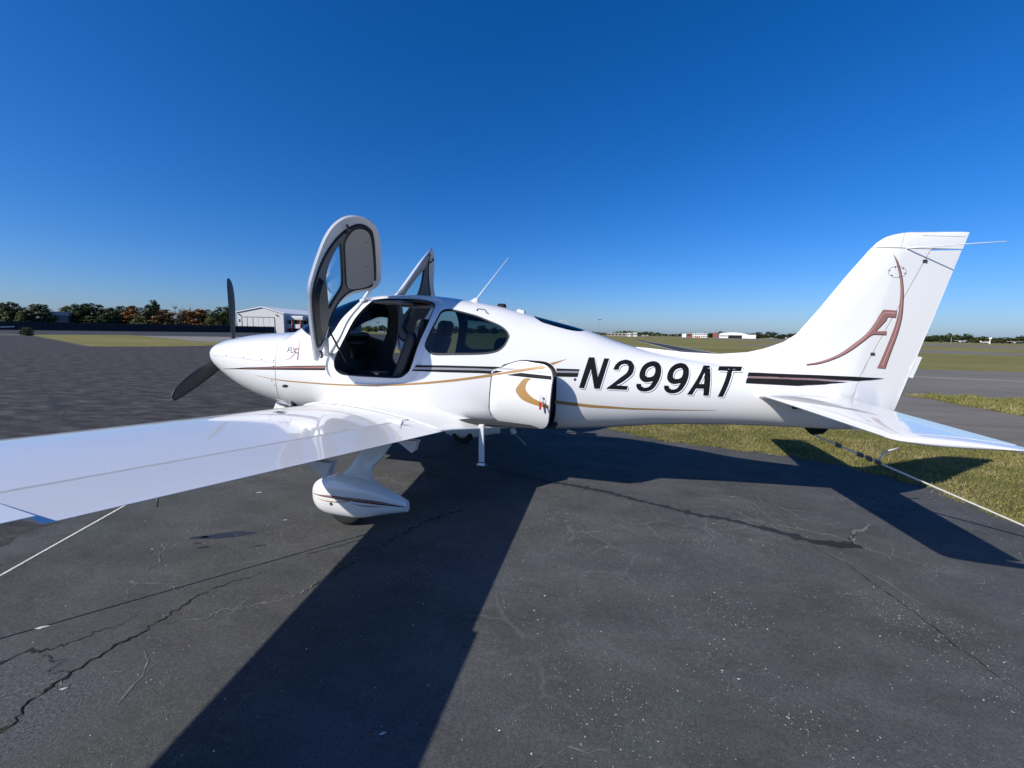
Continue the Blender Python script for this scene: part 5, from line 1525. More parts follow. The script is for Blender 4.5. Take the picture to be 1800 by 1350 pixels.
def blades(name, poly, n, hmin, hmax, wd, label, seed, m=BL, clip=None, edge=None):
    r = np.random.default_rng(seed)
    P = np.array(poly, float)
    lo, hi = P.min(0), P.max(0)
    C = r.uniform(lo, hi, (int(n*3.2), 2))
    C = C[pip(C, P)]
    if clip is not None: C = C[clip(C)]
    C = C[:n]
    if edge is not None:
        k = r.integers(0, len(edge), int(n*.09))
        C = np.vstack([C, np.array(edge)[k]+r.normal(0, .045, (len(k), 2))*(1+np.sin(k*1.7))[:, None]*.7])
    bare = np.sin(C[:, 0]*2.3+1.7*np.sin(C[:, 1]*1.9))*np.sin(C[:, 1]*2.7+1.1*np.sin(C[:, 0]*3.1))
    C = C[r.random(len(C)) > np.clip((bare-.25)*.9, 0, .75)]
    n = len(C)
    cl = np.sin(C[:, 0]*5.1+np.sin(C[:, 1]*3.7)*2)*np.sin(C[:, 1]*4.3+C[:, 0]*1.3)
    h = r.uniform(hmin, hmax, n)*(1+.4*cl)*np.where(r.random(n) < .06, 1.7, 1)
    a = r.uniform(0, 2*PI, n)
    ln = r.uniform(.1, 1.0, n)*h
    wv = r.uniform(.6, 1.4, n)*wd
    dx, dy = np.cos(a), np.sin(a)
    b = r.uniform(0, 2*PI, n)
    ex, ey = np.cos(b)*ln, np.sin(b)*ln
    z0 = np.full(n, -.008)
    V = np.empty((n, 5, 3))
    V[:, 0] = np.c_[C[:, 0]-dx*wv, C[:, 1]-dy*wv, z0]
    V[:, 1] = np.c_[C[:, 0]+dx*wv, C[:, 1]+dy*wv, z0]
    V[:, 2] = np.c_[C[:, 0]+dx*wv*.7+ex*.4, C[:, 1]+dy*wv*.7+ey*.4, z0+h*.62]
    V[:, 3] = np.c_[C[:, 0]-dx*wv*.7+ex*.4, C[:, 1]-dy*wv*.7+ey*.4, z0+h*.62]
    V[:, 4] = np.c_[C[:, 0]+ex, C[:, 1]+ey, z0+h]
    me = bpy.data.meshes.new(name)
    me.vertices.add(n*5)
    me.vertices.foreach_set('co', V.ravel())
    i = np.arange(n)[:, None]*5
    loops = np.concatenate([i+np.array([[0, 1, 2, 3]]), i+np.array([[3, 2, 4]])], 1).ravel()
    me.loops.add(n*7)
    me.loops.foreach_set('vertex_index', loops.astype(np.int32))
    me.polygons.add(n*2)
    st = np.concatenate([np.arange(n)[:, None]*7, np.arange(n)[:, None]*7+4], 1).ravel()
    me.polygons.foreach_set('loop_start', st.astype(np.int32))
    me.update(calc_edges=True)
    me.materials.append(m)
    o = bpy.data.objects.new(name, me)
    COL.objects.link(o)
    return tag(o, label, 'grass', kind='stuff')
vp = EDGE[2:]+[(9.3, -6), (14.5, -5), (12.6, 1), (11.33, 3.6), (10.34, 5.1), (8.25, 7.2), (5.42, 8.3)]
blades('verge_grass', vp, 240000, .012, .038, .0030, 'short dry green turf along the apron edge beside the tail', 3, edge=EDGEJ[(EDGEJ[:, 0] > 4) & (EDGEJ[:, 1] > -2)])
blades('island_grass', spit, 26000, .04, .10, .007, 'narrow tongue of green grass between the two taxiway pavements', 4)
BW = blade_mat('weed_blades', (.10, .11, .03), (.19, .17, .06), (.3, .25, .12))
wp = [(2.44, -2.95), (2.56, -2.95), (2.53, -2.7), (2.46, -2.7)]
blades('crack_weeds', [(3.13, -2.12), (3.19, -2.12), (3.19, -2.04), (3.13, -2.04)], 60, .01, .03, .002, 'small dry weeds sprouting from the apron crack', 6, BW)

# ------------------------------------------------------------------ ropes and keys
def rope(pts, r, label, knots=(), m=None, tail=None):
    e = empty('tie_down_rope', pts[0])
    tag(e, label, 'rope')
    def loc(p): return Vector(p)-Vector(pts[0])
    b = MB().tube([loc(p) for p in pts], r, 8)
    b.build('rope_line', m or M['rope'], e, True)
    for k in knots:
        b = MB()
        k = Vector(k)
        d = (Vector(pts[-1])-Vector(pts[0])).normalized()
        a = d.cross(Vector((0, 0, 1))).normalized()
        c = d.cross(a)
        for q in (-.018, .0, .018):
            b.tube([loc(k+d*q+(a*math.cos(t)+c*math.sin(t))*r*1.9+d*.006*math.sin(t)) for t in np.linspace(0, 2*PI, 11)], r*.9, 6, cap=False)
        b.build('knot', M['ropedark'] if m is None else m, e, True)
    if tail:
        b = MB().tube([loc(p) for p in tail], r*.95, 7)
        b.build('rope_end', m or M['rope'], e, True)
    return e
def lerp3(a, b, t): return tuple(a[i]+(b[i]-a[i])*t for i in range(3))
A_, B_ = (6.965, 0, .80), (8.93, -.235, .0)
rope([A_]+[lerp3(A_, B_, t) for t in (.2, .4, .6, .8)]+[B_], .0085, 'knotted rope from the ring under the tail to the ground', knots=[lerp3(A_, B_, t) for t in (.10, .19, .225, .26)], tail=[lerp3(A_, B_, .26), (7.52, -.03, .665), (7.58, -.01, .70), (7.66, .01, .725)])
RG, RE = (2.45, -2.2, .915), (1.41, -3.69, .0)
rope([RG]+[lerp3(RG, RE, t) for t in (.25, .5, .75)]+[RE], .007, 'pale straight rope from under the near wing to the apron', knots=[lerp3(RG, RE, .12)], tail=[lerp3(RG, RE, .12), (2.30, -2.52, .80), (2.25, -2.60, .72), (2.24, -2.61, .58)])
MB().tube([(2.45+.02*math.cos(t), -2.2, .93+.022*math.sin(t)) for t in np.linspace(0, 2*PI, 13)], .005, 6, cap=False).build('tie_down_ring', M['steel'], plane, True)
kp = bpt3(lk[0], .02)
ke = empty('key_set', kp)
tag(ke, 'bunch of keys with a red tag hanging from the baggage door lock', 'keys')
MB().tube([(.014*math.cos(t), -.004, -.016+.014*math.sin(t)) for t in np.linspace(0, 2*PI, 15)], .0016, 6, cap=False).build('key_ring', M['metal'], ke, True)
bevel(MB().box((-.016, -.010, -.075), (.022, .005, .075)).build('red_tag', M['red'], ke), .002)
MB().box((.012, -.008, -.055), (.010, .003, .05), R=Matrix.Rotation(rad(-14), 3, 'Y')).build('key', M['metal'], ke)
MB().box((.030, -.010, -.095), (.014, .004, .075), R=Matrix.Rotation(rad(-12), 3, 'Y')).build('key_strap', M['steel'], ke)

# ------------------------------------------------------------------ trees
LEAF = {}
def leaf_mat(name, c0, c1, c2):
    m = blade_mat(name, c0, c1, c2)
    for nd in m.node_tree.nodes:
        if nd.type == 'TEX_NOISE': nd.inputs['Scale'].default_value = .5
    return m
LEAF['dark'] = leaf_mat('dark_evergreen_leaves', (.026, .042, .013), (.054, .072, .024), (.11, .115, .044))
LEAF['olive'] = leaf_mat('olive_leaves', (.05, .062, .016), (.10, .108, .032), (.18, .16, .056))
LEAF['orange'] = leaf_mat('autumn_leaves', (.10, .06, .018), (.23, .115, .03), (.38, .19, .055))
LEAF['bare'] = leaf_mat('thin_grey_twigs', (.05, .04, .03), (.08, .065, .05), (.11, .09, .07))
BARK = mat('bark', (.06, .048, .038), .95, bump=.5, bscale=12, var=.3)
def make_tree(kind, seed, leaf=.42, n=3000):
    """tree 10 m high and about 6 m wide; returns (trunk mesh, crown mesh)"""
    r = np.random.default_rng(seed)
    b = MB()
    b.tube([(0, 0, -.3), (.05, .02, 2.0), (.1, -.05, 4.5), (.0, .1, 8.2)], [.26, .2, .14, .05], 7)
    lobes = []
    nl = 30 if kind != 'bare' else 10
    for k in range(nl):
        z = .9+8.2*((k+r.random())/nl)
        rr = 3.0*(1-abs((z-4.0)/6.2)**2.2)**.6 if kind != 'bare' else 2.4
        a = k*2.4+r.uniform(-.5, .5)
        q = r.uniform(.35, .85)*max(.3, rr-.5)
        c = (q*math.cos(a), q*math.sin(a), z)
        lobes.append((c, r.uniform(.75, 1.45)*(1 if z < 7.5 else .75)))
        if k % 2 == 0: b.tube([(0.03, 0, max(.8, z-1.6)), (c[0]*.5, c[1]*.5, z-.6), c], [.08, .05, .02], 5)
        if kind == 'bare':
            for j in range(5):
                d = Vector(r.normal(0, .7, 3))+Vector((c[0]*.3, c[1]*.3, .8))
                b.tube([c, tuple(Vector(c)+d*.6), tuple(Vector(c)+d*1.2)], [.04, .03, .02], 4)
    n = n if kind != 'bare' else 260
    V, F = [], []
    wts = np.array([l[1]**2 for l in lobes])
    wts /= wts.sum()
    for i in range(n):
        c, rd = lobes[r.choice(len(lobes), p=wts)]
        d = r.normal(0, 1, 3)
        d /= np.linalg.norm(d)
        p = np.array(c)+d*rd*r.uniform(.45, 1.1)*np.array([1, 1, .85])
        p[2] = max(.15, p[2])
        u = np.cross(d+.6*r.normal(0, 1, 3), r.normal(0, 1, 3))
        u /= np.linalg.norm(u)
        v = np.cross(d, u)
        v = v/(np.linalg.norm(v)+1e-9)
        s_ = leaf*r.uniform(.5, 1.15)
        o = len(V)
        V += [tuple(p-u*s_*.5), tuple(p+v*s_*.36), tuple(p+u*s_*.5), tuple(p-v*s_*.36)]
        F.append((o, o+1, o+2, o+3))
    tm = mk('trunk', b.V, b.F, BARK, None, True)
    cm = mk('crown', V, F, LEAF[kind], None)
    tme, cme = tm.data, cm.data
    bpy.data.objects.remove(tm)
    bpy.data.objects.remove(cm)
    return tme, cme
TM = {k: [make_tree(k, 100+10*i+s_, .55) for s_ in range(3)] for i, k in enumerate(('dark', 'olive', 'orange', 'bare'))}
TMF = {k: [make_tree(k, 200+10*i+s_, .95, 700) for s_ in range(2)] for i, k in enumerate(('dark', 'olive'))}
rt = random.Random(4)
def tree(x, y, h, wd, kind, label, group=None, lib=TM, name='tree'):
    e = empty(name, (x, y, 0), rt.uniform(0, 6.28))
    tag(e, label, 'tree', group)
    t, c = rt.choice(lib[kind])
    e.scale = (wd/5.4, wd/5.4, h/9.9)
    for nm, me in (('trunk', t), ('crown', c)):
        o = bpy.data.objects.new(nm, me)
        COL.objects.link(o)
        o.parent = e
    return e
LEFT_TREES = [(-169.8, 76.7, 7.8, 4.3, 'dark'), (-162.2, 75.4, 8.1, 5.8, 'dark'), (-157.3, 75.1, 5.5, 4.1, 'olive'), (-155.5, 77.5, 7.4, 6.4, 'dark'), (-168.5, 87.2, 4.4, 4.6, 'olive'), (-168.9, 90.7, 7.8, 5.1, 'olive'), (-162.1, 90.3, 8.4, 4.7, 'dark'), (-162.8, 93.9, 9.1, 8.5, 'dark'), (-157.4, 95.7, 7.6, 5.9, 'dark'), (-162.4, 102.4, 8.8, 5.9, 'dark'), (-158.8, 103.7, 8.9, 7.9, 'orange'), (-143.3, 97.6, 9.0, 4.0, 'dark'), (-156.3, 108.8, 11.1, 4.1, 'dark'), (-141.8, 100.7, 7.4, 7.1, 'orange'), (-151.6, 110.9, 7.1, 4.1, 'bare'), (-141.4, 106.2, 9.1, 5.1, 'bare'), (-150.8, 116.4, 9.1, 3.4, 'bare'), (-144.1, 114.6, 8.4, 11.6, 'orange'), (-137.6, 114.9, 7.2, 5.3, 'olive'), (-137.1, 119.2, 9.5, 6.3, 'dark'), (-144.3, 97.0, 4.9, 7.3, 'olive'), (-143.0, 102.2, 4.4, 6.8, 'olive'), (-148.9, 112.6, 5.6, 4.5, 'dark'), (-147.2, 114.0, 4.8, 5.0, 'dark'), (-143.0, 118.3, 4.6, 6.3, 'olive'), (-156.3, 91.4, 4.6, 7.2, 'dark'), (-173.7, 85.2, 3.2, 5.3, 'olive'), (-163.8, 102.1, 5.0, 7.9, 'dark')]
MID_TREES = [(-259.3, 318.3, 5.3, 9.3, 'dark'), (-250.4, 326.4, 6.1, 10.5, 'olive'), (-248.2, 340.9, 7.0, 9.8, 'dark'), (-222.5, 341.2, 6.3, 7.5, 'olive'), (-222.8, 353.1, 6.0, 7.7, 'dark'), (-218.7, 358.7, 7.6, 8.9, 'dark'), (-207.7, 352.7, 5.6, 7.6, 'dark'), (-196.7, 356.0, 6.9, 10.9, 'dark'), (-187.0, 366.2, 6.2, 11.1, 'olive'), (-177.9, 379.3, 7.1, 12.5, 'dark'), (-166.9, 382.3, 6.2, 10.3, 'dark'), (-150.6, 380.2, 7.5, 12.4, 'dark'), (-139.4, 390.6, 6.1, 10.3, 'olive'), (-128.4, 399.4, 9.3, 11.6, 'dark'), (-115.8, 398.2, 7.2, 10.3, 'dark'), (-102.9, 406.2, 6.9, 10.5, 'dark'), (-91.9, 415.8, 6.6, 11.8, 'dark')]
RIGHT_TREES = [(110.0, 547.9, 4.2, 9.8, 'dark'), (120.5, 554.7, 5.4, 9.9, 'dark'), (150.1, 531.1, 6.5, 17.3, 'dark'), (163.4, 544.1, 6.1, 9.5, 'dark'), (166.0, 530.1, 7.4, 10.5, 'dark'), (177.9, 528.7, 8.6, 14.3, 'dark'), (190.5, 533.0, 5.9, 10.4, 'dark'), (196.3, 522.0, 6.3, 12.7, 'dark'), (206.2, 521.3, 5.5, 10.1, 'dark'), (210.5, 508.4, 5.6, 11.0, 'dark'), (273.4, 495.0, 6.7, 12.7, 'dark'), (282.3, 485.2, 6.3, 12.3, 'dark'), (291.3, 475.2, 4.9, 11.9, 'dark'), (301.3, 479.9, 5.3, 9.8, 'dark'), (301.3, 468.4, 6.4, 9.0, 'dark'), (307.6, 468.0, 5.8, 7.9, 'dark'), (309.2, 459.3, 6.3, 8.8, 'dark'), (316.3, 461.1, 8.5, 8.8, 'dark'), (318.4, 454.9, 5.2, 9.1, 'olive'), (322.6, 453.4, 6.1, 8.1, 'olive'), (332.6, 458.3, 5.3, 9.1, 'dark'), (331.9, 447.3, 5.3, 8.9, 'olive'), (337.6, 448.2, 4.9, 6.9, 'dark'), (347.1, 453.5, 6.1, 6.9, 'dark'), (350.4, 450.6, 7.9, 8.8, 'dark'), (353.9, 441.8, 7.7, 9.6, 'dark'), (357.3, 434.4, 7.3, 9.3, 'dark')]
LB = {'dark': 'dark green leafy tree behind the black fence beyond the apron', 'olive': 'lower olive green tree behind the black fence beyond the apron', 'orange': 'tree with orange autumn leaves behind the black fence', 'bare': 'thin half-bare grey tree standing between the orange trees'}
GRP = {'dark': 'dark green trees behind the black fence', 'olive': 'olive green trees behind the black fence', 'orange': 'orange autumn trees behind the black fence', 'bare': 'half-bare trees behind the black fence'}
NM = {'dark': 'evergreen_tree', 'olive': 'leafy_tree', 'orange': 'autumn_tree', 'bare': 'bare_tree'}
TL = ['dark tree at the far left edge of the picture above the parked wing', 'tall dark tree second from the far left edge', 'low olive tree just right of the two leftmost dark trees', 'broad dark tree left of the grey building roof', 'small olive tree in front of the grey building between the trees', 'olive tree just right of the grey building roof', 'dark tree between the olive tree and the tallest dark tree', 'widest and tallest dark tree left of the orange trees', 'dark tree just right of the widest dark tree', 'dark tree touching the left side of the first orange tree', 'first orange autumn tree from the left', 'dark tree behind the gap of the first orange tree', 'tall thin dark tree rising above the orange trees', 'duller orange-brown tree right of the tall thin dark tree', 'low bare twiggy tree at the right of the orange-brown tree', 'pale half-bare tree standing between the orange trees', 'slim bare tree just left of the bright orange dome', 'bright orange rounded tree left of the hangar', 'olive tree between the bright orange tree and the last dark tree', 'dark tree next to the propeller blade, nearest the hangar', 'low olive bush-like tree under the first orange tree', 'low olive tree under the tall thin dark tree', 'low dark tree under the half-bare tree', 'low dark tree left of the bright orange tree, against the fence', 'low olive tree under the bright orange tree', 'low dark tree under the widest dark tree', 'low olive shrub-like tree left of the grey building', 'low dark tree left of the first orange tree, against the fence']
for (x, y, h, wd, k), lb in zip(LEFT_TREES, TL): tree(5+(x-5)*1.07, -4.5+(y+4.5)*1.07, h*1.1, wd*1.22, k, lb, GRP[k], name=NM[k])
for x, y, h, wd, k in MID_TREES: tree(x, y, h, wd*1.1, k, 'far tree beyond the field, seen behind the cabin of the aeroplane', 'far trees behind the cabin', TMF, NM[k])
for x, y, h, wd, k in RIGHT_TREES: tree(x, y, h*1.05, wd*1.15, k, 'dark tree on the far side of the airfield behind the parked aircraft', 'far trees across the airfield', TMF, NM[k])
# distant wood along the horizon
r = np.random.default_rng(9)
V, F = [], []
for i in range(5200):
    az = rad(r.uniform(-40, 48))
    d = r.uniform(1100, 1300)
    p = np.array([5.05+d*math.sin(az), -4.5+d*math.cos(az), 0])
    hz = 8+3*math.sin(az*37)+2*math.sin(az*91)
    p[2] = r.uniform(0, max(3, hz))
    u = r.normal(0, 1, 3)
    u /= np.linalg.norm(u)
    v = np.cross(u, r.normal(0, 1, 3))
    v /= np.linalg.norm(v)
    s_ = r.uniform(2.5, 6)
    o = len(V)
    V += [tuple(p-u*s_), tuple(p+v*s_*.6), tuple(p+u*s_), tuple(p-v*s_*.6)]
    F.append((o, o+1, o+2, o+3))
tag(mk('distant_wood', V, F, LEAF['dark']), 'long low line of far-off woodland on the horizon', 'woodland', kind='stuff')
# bush at the corner of the apron
e = empty('twiggy_bush', (-80.2, 37.4, 0))
tag(e, 'twiggy brown bush at the edge of the apron near the parked wing', 'bush')
t, c = TM['bare'][0]
for nm, me in (('stems', t), ('twigs', TM['olive'][1][1])):
    o = bpy.data.objects.new(nm, me)
    COL.objects.link(o)
    o.parent = e
    o.scale = (.42, .42, .14) if nm == 'stems' else (.30, .30, .13)

# ------------------------------------------------------------------ fence
FB = mat('black_privacy_screen', (.012, .014, .022), .8, var=.25, vscale=.4)
FP = mat('fence_post_grey', (.05, .05, .055), .6, var=.1)
fe_ = empty('screened_fence', (-165, 67, 0))
tag(fe_, 'long dark screened fence along the trees at the far edge of the apron', 'fence')
fa, fb = Vector((-165, 67, 0)), Vector((-120, 128, 0))
NP = 26
post_me = panel_me = None
d = (fb-fa)/NP
rzf = math.atan2(d.y, d.x)
for k in range(NP+1):
    p = d*k
    if post_me is None:
        b = MB().tube([(0, 0, 0), (0, 0, 2.55)], .06, 6)
        o = b.build('fence_post', FP, fe_)
        post_me = o.data
    else:
        o = bpy.data.objects.new('fence_post', post_me)
        COL.objects.link(o)
        o.parent = fe_
    o.location = p
    if k < NP:
        if panel_me is None:
            b = MB()
            L_ = d.length
            n = 14
            VV = []
            for j in range(n+1):
                VV += [(L_*j/n, -.10+.03*math.sin(j*2.1), .05), (L_*j/n, -.10+.03*math.sin(j*2.1+.5), 2.4+.04*math.sin(j*1.3))]
            b.add(VV, [(2*j, 2*j+2, 2*j+3, 2*j+1) for j in range(n)])
            b.box((L_/2, -.07, 2.46), (L_, .05, .05))
            o = b.build('fence_panel', FB, fe_)
            panel_me = o.data
        else:
            o = bpy.data.objects.new('fence_panel', panel_me)
            COL.objects.link(o)
            o.parent = fe_
        o.location = p
        o.rotation_euler = (0, 0, rzf)

# ------------------------------------------------------------------ hangar on the left
HW = mat('ribbed_white_cladding', (.66, .64, .60), .6, var=.06)
HR = mat('white_roof_edge', (.80, .79, .77), .5, var=.03)
HD = mat('hangar_dark_gap', (.05, .05, .05), .7, var=.1)
HG = mat('dark_window_glass', (.012, .014, .016), .1)
HM = mat('maroon_paint', (.16, .02, .03), .5, var=.1)
HS = mat('grey_cladding', (.16, .17, .19), .7, var=.08)  # grey of the far blocks and a window band
hg = empty('hangar', (-135.7, 123.2, 0))
hdir = Vector((.98, .2, 0)).normalized()
hg.rotation_euler = (0, 0, math.atan2(hdir.y, hdir.x))
tag(hg, 'white gabled hangar with tall folding doors and a maroon trimmed annex', 'hangar')
Wd, Dp = 18.2, 40.0
# gable wall in hangar coordinates: x along the front, y to the back
b = MB()
b.prism([(0, 0), (Wd, 0), (Wd, 7.3), (Wd*.55, 9.6), (0, 7.6)], 0, .3, axis='y')
b.build('wall', HW, hg)
b = MB()
b.prism([(Wd-.3, 0), (Wd, 0), (Wd, 7.3), (Wd-.3, 7.3)], .3, Dp, axis='y')
b.prism([(0, 0), (.3, 0), (.3, 7.6), (0, 7.6)], .3, Dp, axis='y')
b.build('side_wall', HW, hg)
b = MB()
b.prism([(-.3, 7.6), (Wd*.55, 9.7), (Wd+.4, 7.3), (Wd+.4, 7.65), (Wd*.55, 10.05), (-.3, 7.9)], -.4, Dp, axis='y')
b.build('roof', HR, hg)
b = MB().box((8.2, -.05, 5.95), (13.0, .1, .25))
b.build('door_header', HD, hg)
dw = 2.12
me0 = None
for k in range(6):
    x = 2.0+k*dw
    o = MB().box((x+dw/2, -.10-(.05 if k % 2 else 0), 2.92), (dw-.12, .12, 5.8)).build('door_leaf', HW, hg)
    MB().box((x+dw/2, -.19-(.05 if k % 2 else 0), 1.45), (dw*.68, .05, .62)).build('pane', HG, o)
b = MB()
for k in range(3): b.box((1.95+k*dw, -.12, 2.95), (.28, .16, 5.9))
b.build('door_post', HD, hg)
for x in (.9, 15.6):
    b = MB().box((x, -.3, 6.9), (.5, .5, .28))
    b.tube([(x, 0, 7.1), (x, -.3, 7.0)], .05, 6)
    b.build('floodlight', HD, hg)
b = MB()
b.box((.9, -.04, 4.6), (.55, .06, 1.1))
b.build('wall_panel', HD, hg)
# annex on the right flank
bevel(MB().box((Wd+3.2, 6.2, 5.9), (6.4, 8, 1.7)).build('annex_parapet', HW, hg), .4, 3)
MB().box((Wd+3.0, 6.6, 4.3), (5.6, 7.0, 1.5)).build('annex_window', HG, hg)
MB().box((Wd+3.1, 6.2, 2.75), (6.2, 8, 1.6)).build('annex_wall', HW, hg)
MB().box((Wd+3.0, 6.6, .97), (5.8, 7.4, 1.95)).build('annex_base', HM, hg)
for q in (2.2, 5.6):
    MB().tube([(Wd+q, 1.9, 0), (Wd+q, 1.9, 5.05)], .38, 12).build('annex_column', HM, hg, True)
b = MB().box((Wd+14, 12, 3.4), (16, 14, 6.8))
b.build('rear_block', HS, hg)
# building glimpsed between the trees
e = empty('long_roofed_building', (-178, 94, 0), rad(48))
tag(e, 'grey building with a long flat roof glimpsed between the trees', 'building')
MB().box((0, 0, 2.4), (6, 10, 4.8)).build('wall', HS, e)
MB().box((0, 0, 5.4), (6.6, 10.6, 1.2)).build('roof', mat('pale_roof', (.36, .37, .40), .6, var=.05), e)

# ------------------------------------------------------------------ parked aircraft, simple but whole
def small_plane(x, y, rz, sc, label, group=None, high=False):
    e = empty('parked_aeroplane', (x, y, 0), rz)
    tag(e, label, 'airplane', group)
    st = [(-3.2, .05, 1.2), (-2.9, .35, 1.2), (-2, .5, 1.2), (-1, .58, 1.35), (0, .58, 1.4), (1, .45, 1.35), (3, .18, 1.3), (4, .08, 1.35)]
    V, F = [], []
    for (px, r_, z) in st:
        for j in range(10):
            a = 2*PI*j/10
            V.append((px, r_*math.cos(a), z+r_*1.1*math.sin(a)))
    for i in range(len(st)-1):
        for j in range(10): F.append((i*10+j, i*10+(j+1) % 10, (i+1)*10+(j+1) % 10, (i+1)*10+j))
    MB().add(V, F).build('fuselage', M['white'], e, True)
    zw = 2.05 if high else .95
    b = MB()
    for s_ in (-1, 1):
        b.add([(-1.4, 0, zw), (.1, 0, zw), (-.1, s_*5.2, zw+.35), (-1.2, s_*5.2, zw+.35), (-1.4, 0, zw+.16), (.1, 0, zw+.06), (-.1, s_*5.2, zw+.40), (-1.2, s_*5.2, zw+.46)], [(0, 1, 2, 3), (4, 5, 6, 7), (0, 1, 5, 4), (1, 2, 6, 5), (2, 3, 7, 6), (3, 0, 4, 7)])
    b.build('wing', M['white'], e)
    b = MB()
    b.prism([(2.9, 1.4), (3.5, 2.7), (4.1, 2.7), (4.1, 1.3)], -.05, .05, axis='y')
    b.build('tail_fin', M['white'], e)
    b = MB().box((3.75, 0, 1.5), (.75, 3.2, .07))
    b.build('tailplane', M['white'], e)
    b = MB()
    b.prism([(-1.55, 1.65), (-1.0, 2.05), (.3, 2.0), (.9, 1.6)], -.45, .45, axis='y')
    b.build('canopy', HG, e)
    for (wx, wy) in ((-2.2, 0), (-.3, .95), (-.3, -.95)):
        b = MB().tube([(wx, wy-.06, .2), (wx, wy+.06, .2)], .2, 10)
        b.tube([(wx, wy, .2), (wx, wy*.8, 1.0)], .05, 5)
        b.build('wheel', M['rubber'], e)
    e.scale = (sc, sc, sc)
    return e
small_plane(-84.2, 32.3, rad(155), 1.0, 'white aeroplane parked at the far left with only its wing in view')
PG = 'white aircraft parked across the airfield'
for k, (x, y, rz, sc) in enumerate(((33, 430, .3, 1.0), (150, 440, 1.0, 1.), (163, 436, 2.0, 1.), (176, 430, .6, 1.0), (190, 424, 2.6, 1.), (203, 418, 1.5, 1.), (262, 385, .4, 1.1), (268, 372, 2.2, 1.), (280, 366, 1.0, 1.), (291, 360, .2, 1.2), (300, 352, 1.6, 1.), (216, 250, 1.2, .8))):
    small_plane(x, y, rz, sc*.75, 'small white aeroplane parked on the far side of the airfield', PG, k % 2 == 0)
# parked car seen through the cabin
e = empty('parked_car', (-152.5, 251, 0), rad(40))
tag(e, 'white car parked on the grass, seen through the open cabin', 'car')
b = MB()
b.prism([(-2.2, .35), (2.2, .35), (2.25, .8), (1.3, .95), (.6, 1.45), (-1.3, 1.45), (-2.1, .95)], -.85, .85, axis='y')
bevel(b.build('body', M['white'], e), .08)
for sx in (-1.4, 1.4):
    for sy in (-.8, .8): MB().tube([(sx, sy-.1, .33), (sx, sy+.1, .33)], .33, 12).build('wheel', M['rubber'], e)
MB().box((-.35, 0, 1.2), (1.7, 1.74, .34)).build('window', HG, e)

# ------------------------------------------------------------------ buildings across the airfield
BW_ = mat('white_wall', (.74, .73, .70), .7, var=.04)
BRK = mat('red_brick', (.26, .09, .055), .85, var=.15)
def block(name, x, y, rz, w_, d_, h_, m, label, wins=0, rows=1, roof=None):
    e = empty(name, (x, y, 0), rz)
    tag(e, label, 'building')
    MB().box((0, 0, h_/2), (w_, d_, h_)).build('wall', m, e)
    MB().box((0, 0, h_+.15), (w_+.6, d_+.6, .3)).build('roof', roof or BW_, e)
    for r_ in range(rows):
        for k in range(wins):
            MB().box((-w_/2+(k+.5)*w_/wins, -d_/2-.03, h_*(r_+.55)/rows), (w_/wins*.6, .08, h_/rows*.42)).build('window', HG, e)
    return e
az0 = lambda x, y: -math.atan2(x-5, y+4.5)
block('white_office', 82.2, 509.8, az0(82, 510), 4.6, 6, 4.2, BW_, 'small plain white building left of the brick-ended terminal')
block('brick_annex', 88.5, 508.6, az0(88, 508), 6.5, 7, 4.6, BRK, 'red brick annex at the left end of the white office block', 3, 1)
block('office_block', 98.5, 507, az0(98, 507), 15.5, 8, 4.9, BW_, 'long white two-storey office block with dark windows across the field', 7, 2)
t_ = block('brick_tower', 114.2, 504, az0(114, 504), 4.8, 5, 6.4, BRK, 'short red brick tower beside the arched white hangar')
MB().tube([(0, 0, 6.4), (0, 0, 9.2)], .12, 6).build('mast', HD, t_)
e = empty('arched_hangar', (131, 500, 0), az0(131, 500))
tag(e, 'white hangar with an arched roof and a big dark doorway', 'hangar')
arc = [(-16.5+33*k/20, 3.4+3.2*math.sin(PI*k/20)**.6) for k in range(21)]
MB().prism([(-16.5, 0), (16.5, 0)]+arc[::-1], 0, 30, axis='y').build('arched_shell', BW_, e)
MB().box((2.5, -.1, 1.7), (13.5, .3, 3.4)).build('doorway', HG, e)
MB().box((-9, -.15, 2.6), (8, .3, .8)).build('window_band', HS, e)
MB().box((19.5, 6, 2.1), (6, 14, 4.2)).build('side_annex', BW_, e)
block('white_shed', 19.5, 476, az0(19, 476), 4.5, 5, 3.6, BW_, 'small white shed left of the far taxiway', 2, 1)
block('white_shed', 25.5, 472, az0(25, 472), 4.5, 5, 4.2, BW_, 'slightly taller white shed just right of the first shed', 2, 1)
block('low_terminal', 8, 520, az0(8, 520), 26, 8, 3.4, mat('tan_wall', (.35, .29, .23), .8, var=.1), 'low tan building on the far skyline right behind the fuselage', 6, 1)
block('grey_block', -194.5, 283, az0(-194, 283), 6.5, 6, 9.5, HS, 'grey flat-topped building seen through the windshield')
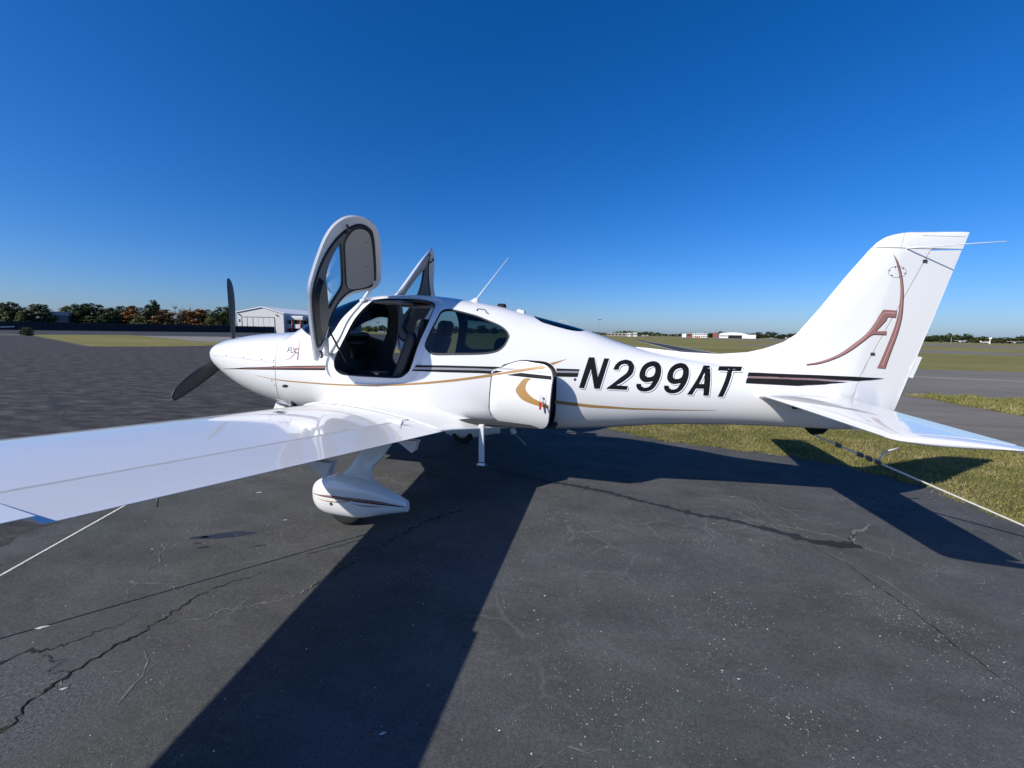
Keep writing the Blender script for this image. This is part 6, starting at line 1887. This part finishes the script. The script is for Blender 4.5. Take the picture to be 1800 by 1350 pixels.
# arched bridge far away
e = empty('arch_bridge', (-182, 1483, 0), az0(-182, 1483))
tag(e, 'pale steel arch bridge far off above the rear window', 'bridge')
PB = mat('pale_bridge_steel', (.55, .57, .60), .6, var=.05)
b = MB()
ap = [(-32+64*k/16, 0, 18+31*math.sin(PI*k/16)**.8) for k in range(17)]
for dy in (-6, 6):
    b.tube([(p[0], dy, p[2]) for p in ap], 1.3, 5)
b.build('arch_rib', PB, e)
hb = None
for k in range(1, 16):
    b = MB()
    for dy in (-6, 6): b.tube([(ap[k][0], dy, 14), (ap[k][0], dy, ap[k][2])], .75, 4)
    b.build('hanger', PB, e)
MB().box((0, 0, 14), (150, 14, 3)).build('deck', PB, e)
for x in (-60, -32, 32, 60): MB().box((x, 0, 6.5), (4, 10, 13)).build('pier', PB, e)
# poles and a sign
PL = mat('galvanised_pole', (.30, .31, .32), .5, var=.1)
def pole(x, y, h, label, head=None, m=None, r_=.16):
    e = empty('light_pole', (x, y, 0), az0(x, y))
    tag(e, label, 'pole')
    MB().tube([(0, 0, 0), (0, 0, h)], [r_, r_*.7], 8).build('shaft', m or PL, e)
    if head == 'lights': MB().box((0, 0, h+.1), (3.6, .8, .5)).build('lamp_head', HD, e)
    if head == 'cab': MB().box((0, 0, h+.6), (1.3, 1.3, .9)).build('cabin', BW_, e)
    return e
pole(-10.5, 395, 15.5, 'tall thin floodlight pole rising right of the rear window', 'lights')
pole(-207.8, 334, 9.0, 'lamp pole seen through the open cabin', 'lights')
pole(221.4, 332, 4.1, 'plain grey pole before the far right trees')
pole(235.4, 322.6, 3.0, 'white post topped by a small white box at far right', 'cab', BW_, .35)
pole(-168, 70, 12, 'grey pole at the far left edge behind the trees', None, PL, .3)
e = empty('airfield_sign', (62.9, 320.4, 0), az0(62.9, 320.4))
tag(e, 'low orange airfield sign in the grass across the field', 'sign')
MB().box((0, 0, .75), (3.0, .25, 1.0)).build('sign_face', mat('orange_sign', (.55, .16, .03), .5), e)
for sx in (-1, 1): MB().tube([(sx, 0, 0), (sx, 0, .3)], .05, 6).build('leg', PL, e)
